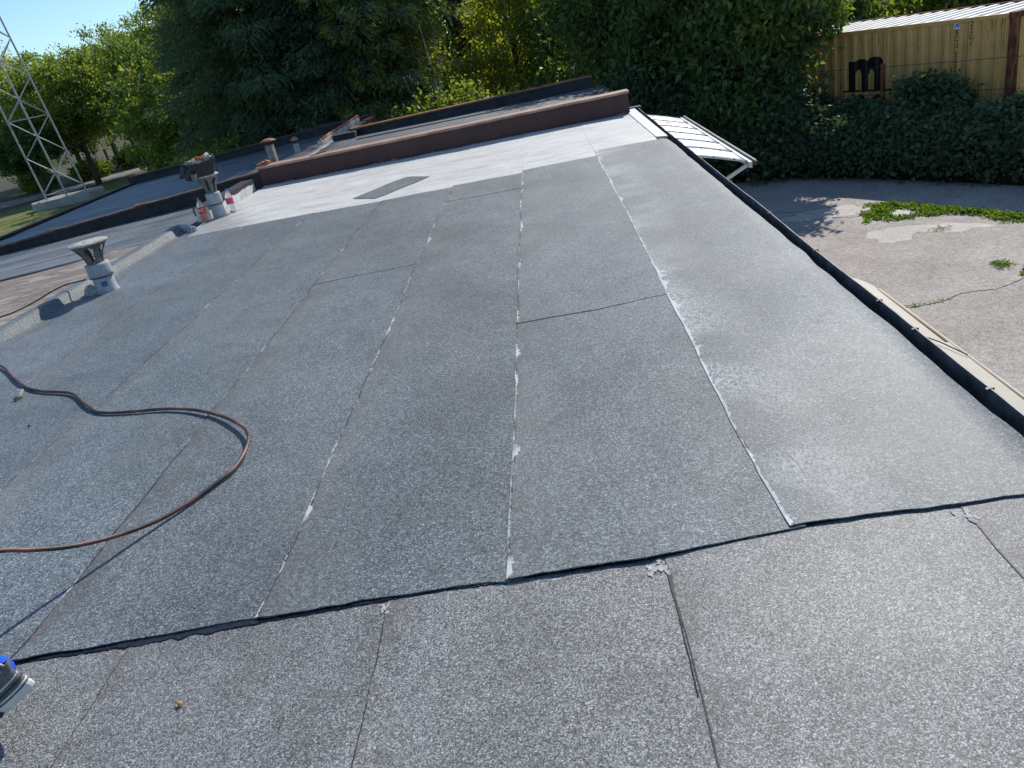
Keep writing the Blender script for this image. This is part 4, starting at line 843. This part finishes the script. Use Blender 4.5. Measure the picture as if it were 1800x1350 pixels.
# ivy hedge in front of the container
hedge = thing('ivy_hedge', 'thick dark ivy hedge banked up against the container fence', 'hedge', (6.5, 18.0, G))
hpth = catmull([(13.5, 9.6, 0), (11.0, 13.0, 0), (8.95, 16.1, 0), (7.4, 18.25, 0), (6.1, 19.6, 0), (4.6, 20.4, 0), (3.4, 21.2, 0)], 12)
hh = lambda s: np.interp(s, [0, .3, .45, .6, .75, 1], [1.35, 1.30, 1.30, 1.40, 2.0, 2.4])
def hedge_pts(n, out=0.0):
    s = rng.random(n); i = np.minimum((s*(len(hpth)-1)).astype(int), len(hpth)-2); f = s*(len(hpth)-1)-i; A = np.array([p[:2] for p in hpth]); p = A[i]*(1-f)[:, None]+A[i+1]*f[:, None]; d = A[i+1]-A[i]; d /= np.linalg.norm(d, axis=1)[:, None]; nr = np.stack([-d[:, 1], d[:, 0]], 1)
    th = np.pi*(rng.random(n)**.85); H_ = hh(s); bump = np.array([1+.16*mnoise.noise(Vector((a[0]*1.3, a[1]*1.3, t*1.2)))+.12*mnoise.noise(Vector((a[0]*3.3, a[1]*3.3, t*3))) for a, t in zip(p, th)]); r = bump*(1+out*rng.normal(size=n))
    # nr points left of travel (towards the yard when travelling right to left)
    x = np.cos(th)*.95*r; z = np.sin(th)**.55*H_*r*.97; P = np.stack([p[:, 0]+nr[:, 0]*x, p[:, 1]+nr[:, 1]*x, z], 1); N_ = np.stack([nr[:, 0]*np.cos(th), nr[:, 1]*np.cos(th), np.sin(th)*.6], 1); return P, N_
P, N_ = hedge_pts(95000, .06); P -= np.array([6.5, 18.0, 0]); a = np.cross(N_, rng.normal(size=N_.shape)); a /= np.linalg.norm(a, axis=1)[:, None]; a += N_*.35; a[:, 2] -= .35
V, F = leaves(P, .088, .074, .1, 1.0, .25, a, fold=.12, sizevar=.6); tag(link('ivy_leaves', npmesh('ivy_leaves', V, F, 3), 'leaf_ivy', hedge), kind='stuff')
core = MB(); w = 9
for k, p in enumerate(hpth):
    q = hpth[min(k+1, len(hpth)-1)]; p0 = hpth[max(0, k-1)]; d = (q-p0).normalized(); nr = Vector((-d.y, d.x, 0)); s = k/(len(hpth)-1)
    for j in range(w): th = math.pi*j/(w-1); core.v.append(tuple(p+nr*math.cos(th)*.80-Vector((6.5, 18.0, 0))+Vector((0, 0, math.sin(th)**.55*float(hh(s))*.82-.05))))
core.f = [(k*w+j, k*w+j+1, (k+1)*w+j+1, (k+1)*w+j) for k in range(len(hpth)-1) for j in range(w-1)]; core.build('light_block_core', 'blockcore', hedge, True)  # opaque core added inside the hedge to block light between the leaves
# a bush that rises above the hedge in front of the container
tree('shrub', 'leafy sapling sticking up from the ivy in front of the container code', (8.12, 17.85, G), [(8.12, 17.85, -1.25, .42, .28, .30), (8.45, 17.3, -1.4, .35, .25, .25)], 'leaf_ivy', 60, 32, .2, .14, .08, .03, group='saplings in the ivy', cat='shrub', nl=6)
# weeds in the yard
def weeds(label, polys, n, L=.11, Wd=.05, h=.12):
    Ps = []
    for (cx, cy, rx, ry, rot) in polys:
        k = int(n*rx*ry); a = rng.uniform(0, 2*np.pi, k); r = rng.random(k)**.62*(1.1+.25*np.sin(5*a+cx*7)+.18*np.sin(9*a+cy*5)+.12*np.sin(17*a)); x = rx*r*np.cos(a); y = ry*r*np.sin(a)
        hz = h*(1-.75*np.minimum(1, r)**2)*np.maximum(.05, .45+1.3*np.array([mnoise.noise(Vector((cx+p*5, cy+q*5, 0))) for p, q in zip(x, y)])); Ps.append(np.stack([cx+x*np.cos(rot)-y*np.sin(rot), cy+x*np.sin(rot)+y*np.cos(rot), G+.005+hz*rng.random(k)], 1))
    C = np.concatenate(Ps); d = rng.normal(size=C.shape); d[:, 2] = abs(d[:, 2])*.5+.12; V, F = leaves(C, L, Wd, 0, .8, .2, d)
    return tag(link('grass', npmesh('grass', V, F, 3), 'weed'), label, 'grass', kind='stuff')
weeds('bright green weed strip along the hedge shadow in the yard', [(6.02, 14.95, .24, .46, -.6), (6.45, 15.2, .5, .17, -.75), (6.85, 14.6, .45, .2, -.85), (7.25, 14.0, .5, .17, -.85), (6.15, 14.4, .28, .12, -.4), (6.68, 14.3, .26, .10, -.7)], 9500, L=.062, Wd=.032, h=.075)
weeds('green weed clump just past the end of the yard weed strip', [(7.62, 13.25, .42, .2, -.9), (8.2, 12.6, .5, .2, -.9)], 8000, L=.062, Wd=.032, h=.07)
weeds('small weed tuft in the open yard asphalt', [(6.33, 11.28, .13, .15, -.6)], 9000, .08, .014, .05)
weeds('bright tuft beside the small weed tuft', [(6.52, 10.8, .12, .15, -.6)], 9000, .08, .03, .07)
weeds('thin dry grass growing in the yard crack', [(4.55, 10.34, .22, .03, -.1), (5.0, 10.34, .2, .025, .1), (4.68, 10.34, .06, .05, 0), (6.42, 13.35, .13, .10, 0)], 5000, .06, .012, .04)

# =================================================================== CONTAINER AND FENCE
ct = thing('shipping_container', 'weathered ochre shipping container with black emblem and rusty corner post', 'container', (6.16, 21.94, -2.561), rad(-57.69))
CL, CW, CH = 6.058, 2.438, 2.591
def corr(x, period=.278, depth=.036):
    p = (x/period+.69) % 1
    if p < .30: return 0
    if p < .45: return depth*(p-.30)/.15
    if p < .85: return depth
    return depth*(1-(p-.85)/.15)
def corrugated(L, place, period=.278, depth=.036, x0=.12, name='side_panel', mat='ochre', extra=.004):
    xs = [x0]; x = x0; br = (0, .30, .45, .85)
    k0 = int(x0/period)
    xs = sorted({x0, L-x0}|{period*(k+b-.69) for k in range(k0, int(L/period)+3) for b in br if x0 < period*(k+b-.69) < L-x0})
    m = MB()
    for x in xs: c = corr(x, period, depth); m.v += [place(x, c, 0), place(x, c, 1), place(x, c+extra, 1), place(x, c+extra, 0)]
    for k in range(len(xs)-1): m.f += [(4*k, 4*k+4, 4*k+5, 4*k+1), (4*k+2, 4*k+6, 4*k+7, 4*k+3), (4*k+1, 4*k+5, 4*k+6, 4*k+2), (4*k+3, 4*k+7, 4*k+4, 4*k)]
    m.f += [(0, 1, 2, 3), tuple(4*(len(xs)-1)+i for i in (3, 2, 1, 0))]; return m.build(name, mat, ct)
corrugated(CL, lambda x, c, t: (x, .02+c, .14+t*(CH-.22)))
corrugated(CL, lambda x, c, t: (x, CW-.02-c, .14+t*(CH-.22)))
corrugated(CL, lambda x, c, t: (x, .05+t*(CW-.1), CH-.03-c*.7), .32, .06, .10, 'roof_panel', 'croof')
corrugated(CW, lambda x, c, t: (CL-.03-c, x, .16+t*(CH-.28)), .25, .036, .12, 'end_panel', 'ochre')
corrugated(CW, lambda x, c, t: (.03+c, x, .16+t*(CH-.28)), .25, .036, .12, 'end_panel', 'ochre')
for x in (0, CL-.16):
    for y in (0, CW-.13): MB().box(x, x+.16, y, y+.13, .118, CH-.118).build('corner_post', 'rustpost', ct, bevel=.008)
for x in (-.004, CL-.174):
    for y in (-.004, CW-.158):
        for z in (0, CH-.118): MB().box(x, x+.178, y, y+.162, z, z+.118+.004).build('corner_casting', 'rustpost', ct, bevel=.012)
for y in (.0, CW-.06):
    MB().box(.175, CL-.175, y, y+.06, CH-.085, CH-.012).build('top_rail', 'ochre' if y == 0 else 'rustpost', ct)
    MB().box(.175, CL-.175, y, y+.06, .02, .15).build('bottom_rail', 'rustpost', ct)
for x in (.0, CL-.06):
    MB().box(x, x+.06, .162, CW-.162, CH-.115, CH-.004).build('end_rail', 'rustpost', ct); MB().box(x, x+.06, .162, CW-.162, .01, .16).build('end_rail', 'rustpost', ct)
def lettering(txt, x, z, size, mat, face='side', name='lettering', parent=None):
    me = text_mesh(txt, size)
    for v in me.vertices:
        u, h_ = v.co.x, v.co.y
        v.co = (x+u*.85, .02+corr(x+u*.85)-.003, z+h_) if face == 'side' else (CL-.03-corr(x+u*.85, .25)+.003, x+u*.85, z+h_)
    return link(name, me, mat, parent or ct)
o = MB().box(4.775, 4.905, .011, .018, 2.385, 2.515).build('code_plate', 'white_sticker', ct)
lettering('W', 4.84, 2.45, .15, 'bluew').location = (0, -.016, 0)
for k, chh in enumerate('SCU'): lettering(chh, 4.84, 2.315-.126*k, .14, 'blackletter')
for k, chh in enumerate('223226'): lettering(chh, 4.84, 2.315-.126*3-.05-.126*k, .14, 'blackletter')
for k, chh in enumerate('22G1'): lettering(chh, 5.145, 2.455-.128*k, .14, 'blackletter')
lettering('m', .55, 1.95, .62, 'blackletter', 'end'); lettering('S', .52, 1.60, .42, 'blackletter', 'end')
o = MB().box(5.45, 5.55, .005, .019, 2.30, 2.48).build('vent_cover', 'ochre', ct)
# the big black m emblem, painted over the corrugation
def in_m(x, z):           # local metres: x 0..1.06, z 0..0.72
    if -.11 <= x <= 1.18 and 0 <= z <= .045 and not (.34 < x < .36): 
        if x < .0 or x > 1.06: return z < .04+.02*abs(math.sin(x*9))
        return z < .045
    def stem(a, b, zt): return a <= x <= b and 0 <= z <= zt
    if stem(.03, .24, .70): return True
    if stem(.37, .56, .58): return True
    if stem(.74, .93, .56): return True
    if .955 < x < .985 and .03 < z < .50: return True
    for (a, b, top) in ((.18, .60, .735), (.50, .98, .76)):     # the two shoulders
        c, rw = (a+b)/2, (b-a)/2
        if a <= x <= b and z > .40:
            out = .40+(top-.40)*math.sqrt(max(0, 1-((x-c)/rw)**4)); 
            inn_l, inn_r = (.24, .37) if a < .3 else (.56, .74)
            inner = .40+.10*math.sqrt(max(0, 1-((x-(inn_l+inn_r)/2)/((inn_r-inn_l)/2))**2)) if inn_l < x < inn_r else .0
            if inner <= z <= out: return True
    if 1.0 < x < 1.03 and .04 < z < .30: return False
    return False
def in_below(x, z): return any(.0 < ((x-c)/.17)**2+((z)/.13)**2 < 1.0 and z < .12 and not (((x-c)/.10)**2+((z+.02)/.06)**2 < 1.0) for c in (.30, .80))
em = MB(); st = .0139
def paint(fn, ox, oz, xr, zr):
    for a in range(int(xr[0]/st), int(xr[1]/st)):
        for b in range(int(zr[0]/st), int(zr[1]/st)):
            if fn((a+.5)*st, (b+.5)*st):
                k = len(em.v); x0 = ox+a*st; z0 = oz+b*st
                for (xx, zz) in ((x0, z0), (x0+st, z0), (x0+st, z0+st), (x0, z0+st)): em.v.append((xx, .02+corr(xx)-.0035, zz))
                em.f.append((k, k+1, k+2, k+3))
paint(in_m, 2.17, 1.21, (-.12, 1.2), (0, .78)); paint(in_below, 2.22, 1.02, (0, 1.1), (0, .14)); em.build('emblem', 'blackpaint', ct)
fence = thing('wire_fence', 'rusty post and chain-link wire fence before the ochre container', 'fence', (6.16-.42*.845, 21.94-.42*.5345, G), rad(-57.69))
for x in (.6, 3.45, 6.3): MB().box(x-.045, x+.045, -.03, .03, -.2, 2.22).build('post', 'rustpost', fence, bevel=.006)
for z in (2.14, 1.55): MB().tube([(0.3, 0, z), (3.45, 0, z-.0), (6.6, 0, z+.03)], .006, 5).build('wire', 'rustdark', fence)
m = MB()
for k in range(-12, 64):
    x = .3+.1*k
    for s in (1, -1):
        p0, p1 = (x, .0, .05), (x+s*1.46, .0, 1.51)
        m.bar(p0, p1, .0035, .0035)
tag(m.build('chain_link', 'rustdark', fence), kind='stuff')

# =================================================================== AWNINGS
aw = thing('polycarbonate_awning', 'white arched polycarbonate awning on the wall beyond the gutter', 'awning', (1.62, 10.35, -.30))
AWL = 4.9; nb = 5
arc = lambda f: (.03+.86*f, .05-.24*f+.018*math.sin(math.pi*f))
for k in range(6):
    y0, y1 = AWL*k/6+.006, AWL*(k+1)/6-.006; m = MB(); n = 14
    for f in np.linspace(0, 1, n+1): x, z = arc(f); m.v += [(x, y0, z), (x, y1, z), (x, y1, z-.01), (x, y0, z-.01)]
    m.f = [(4*i+a, 4*i+4+a, 4*i+4+(a+1) % 4, 4*i+(a+1) % 4) for i in range(n) for a in range(4)]+[(0, 1, 2, 3), (4*n+3, 4*n+2, 4*n+1, 4*n)]; m.build('panel', 'poly', aw, True)
for k in range(7):
    y = AWL*k/6; m = MB(); m.tube([(arc(f)[0], y, arc(f)[1]+.006) for f in np.linspace(0, 1, 12)], .005, 6); r_ = m.build('rib', 'cement', aw, True)
    for f in (.2, .5, .8, .98): MB().lathe([(.010, -.008), (.010, .004), (.006, .008)], 8, c=(arc(f)[0], y)).build('bolt', 'rustdark', r_).location = (0, 0, arc(f)[1]+.014)
MB().box(.885, .925, -.08, AWL+.03, -.25, -.175).build('front_rail', 'frame_white', aw); MB().box(.945, .985, -.10, AWL+.03, -.225, -.175).build('drip_rail', 'rustdark', aw); MB().tube([(.965, -.1, -.165), (.965, AWL+.03, -.165)], .012, 8).build('drip_edge', 'frame_white', aw)
MB().box(.0, .05, 0, AWL, .05, .11).build('wall_rail', 'frame_white', aw)
for y in (.02, AWL-.05):
    MB().bar((-.15, y, -.72), (.90, y, -.22), .05, .04).build('strut', 'frame_white', aw); MB().box(.20, .24, y-.02, y+.02, -.56, .03).build('stay', 'frame_white', aw)
ca_ = thing('cream_awning', 'cream sheet canopy edge just outside the near gutter', 'awning', (1.60, 0, -.30))
ys2 = [(-1.2, 3.95, 'sheet'), (3.9, 5.45, 'sheet')]
for k, (a, b, nme) in enumerate(ys2):
    m = MB(); n = 10; dz = -.012*k; NY = 20
    for j in range(NY+1):
        y = a+(b-a)*j/NY; shr = 1-.55*max(0, (y-4.95)/.5)**2 if k else 1
        for f in np.linspace(0, 1, n+1): m.v.append((-.05+.43*f*shr, y, .08-.05*f-.04*f*f+dz))
    w = n+1; m.f = [(j*w+i, j*w+i+1, (j+1)*w+i+1, (j+1)*w+i) for j in range(NY) for i in range(n)]; nb0 = len(m.v); m.v += [(x, y, z-.008) for x, y, z in m.v]; m.f += [tuple(nb0+i for i in f[::-1]) for f in m.f]
    rim = [i for i in range(w)]+[j*w+n for j in range(1, NY+1)]+[NY*w+i for i in range(n-1, -1, -1)]+[j*w for j in range(NY-1, 0, -1)]; m.f += [(rim[q], nb0+rim[q], nb0+rim[(q+1) % len(rim)], rim[(q+1) % len(rim)]) for q in range(len(rim))]
    m.build('sheet', 'cream_sheet', ca_, False)
MB().tube([(.382, -1.2, -.005), (.382, 3.0, -.005), (.382, 4.9, -.02)], .009, 8).build('front_edge', 'cream_sheet', ca_, True)
MB().tube([(.37, 3.75, .005), (.3, 3.9, .03), (.15, 4.1, .07)], .0035, 6).build('lap_seal', 'cement_dark', ca_, True)
MB().bar((-.15, -1.0, -.02), (.33, -1.0, -.06), .04, .03).bar((-.15, 4.6, -.03), (.3, 4.6, -.07), .04, .03).build('bracket', 'frame_white', ca_)

# =================================================================== LATTICE MAST, ROADSIDE
mast = thing('lattice_mast', 'galvanised steel lattice mast on a concrete plinth beside the road', 'mast', (-29.2, 46.7, G))
MB().prism([(-2.0, -.65), (-1.3, -1.55), (1.6, -.5), (2.2, .4), (1.4, 1.6), (-1.4, 1.3)], -.3, .47).build('plinth', 'concrete', mast, bevel=.05)
az = math.atan2(46.7, -29.2); sight = Vector((math.cos(az), math.sin(az), 0)); lat = Vector((-sight.y, sight.x, 0))   # lat points left of sight
HM, taper, half = 22, .0, 1.12
lean = lat*.055
def legp(k, z): 
    c = (lat, -sight, -lat, sight)[k]*half*(1-.012*z*0.6); return c+lean*z+Vector((0, 0, .45+z))
for k in range(4):
    a_, b_ = legp(k, 0), legp(k, HM); d = (b_-a_); m = MB(); m.bar(a_, b_, .10 if k == 1 else .08, .02); m.bar(a_+lat*.03, b_+lat*.03, .02, .09); m.build('leg', 'steel', mast)
zs = np.arange(.4, HM-1, 1.05)
for k in range(4):
    for i, z in enumerate(zs[:-1]):
        k2 = (k+1) % 4; p, q = (legp(k, z), legp(k2, z+1.05)) if i % 2 == (0 if k in (0, 2) else 1) else (legp(k2, z), legp(k, z+1.05)); MB().bar(p, q, .042, .042).build('brace', 'steel', mast)
    for z in (.3, 4.6, 11.0, 17.0): MB().bar(legp(k, z), legp((k+1) % 4, z), .045, .045).build('ring_beam', 'steel', mast)
o = MB().box(-.13, .13, -.02, .02, -.18, .18).build('warning_sign', 'yellow_box', mast); pp = legp(1, 2.0); o.location = tuple(pp+Vector((.3, -.1, 0))); o.rotation_euler = (0, 0, az-math.pi/2)
post = thing('marker_post', 'slim orange marker post standing on the far road verge', 'post', (-36.0, 65.0, G))
MB().tube([(0, 0, -.1), (0, 0, 1.75)], .11, 10).build('shaft', 'orange', post); MB().lathe([(.115, 1.7), (.13, 1.75), (.05, 1.82)], 10).build('post_cap', 'orange', post)
gw = thing('graffiti_wall', 'low concrete wall with red graffiti at the road bend', 'wall', (-34.0, 71.5, G), rad(32))
for k in range(4): MB().box(-3.2+1.7*k, -1.55+1.7*k, -.12, .12, -.1, 1.25+.02*k).build('wall_panel', 'concrete', gw, bevel=.02)
for k, (x, wd) in enumerate([(-.2, .9), (.9, .7), (2.2, 1.1)]): MB().prism(blob(0, 0, wd, .42, .2, 20, .35, 60+k), 0, .006).build('graffiti_tag', 'redprint' if k != 1 else 'whiteprint', gw); o = gw.children[-1]; o.location = (x, -.125, .62); o.rotation_euler = (math.pi/2, 0, 0)
MB().box(-3.2, 3.6, -.16, .16, 1.28, 1.36).build('wall_cap', 'stone', gw)
# pale blue house behind the trees
hs = thing('blue_house', 'pale blue rendered house with white window glimpsed above the yellow tree', 'house', (-3.4, 50.0, G))
MB().box(-1.0, 5.0, 0, 6, 0, 7.6).build('wall', 'housewall', hs); MB().box(-1.4, 5.4, -.4, 6.4, 7.6, 8.0).build('roof', 'tile_red', hs, bevel=.03)
wn_ = MB().box(-.85, -.25, -.06, .02, 5.6, 7.0).build('window', 'glass', hs)
for b in ((-.95, -.85, 5.5, 7.1), (-.25, -.15, 5.5, 7.1), (-.85, -.25, 5.5, 5.6), (-.85, -.25, 7.0, 7.1)): MB().box(b[0], b[1], -.10, .02, b[2], b[3]).build('frame', 'pvc', wn_)
MB().box(-1.1, 0, -.2, .0, 5.38, 5.48).build('sill', 'pvc', hs)
w2 = MB().box(2.0, 3.4, -.06, .02, 5.6, 7.0).build('window', 'glass', hs); MB().box(1.9, 3.5, -.10, -.055, 6.26, 6.34).build('frame', 'pvc', w2)
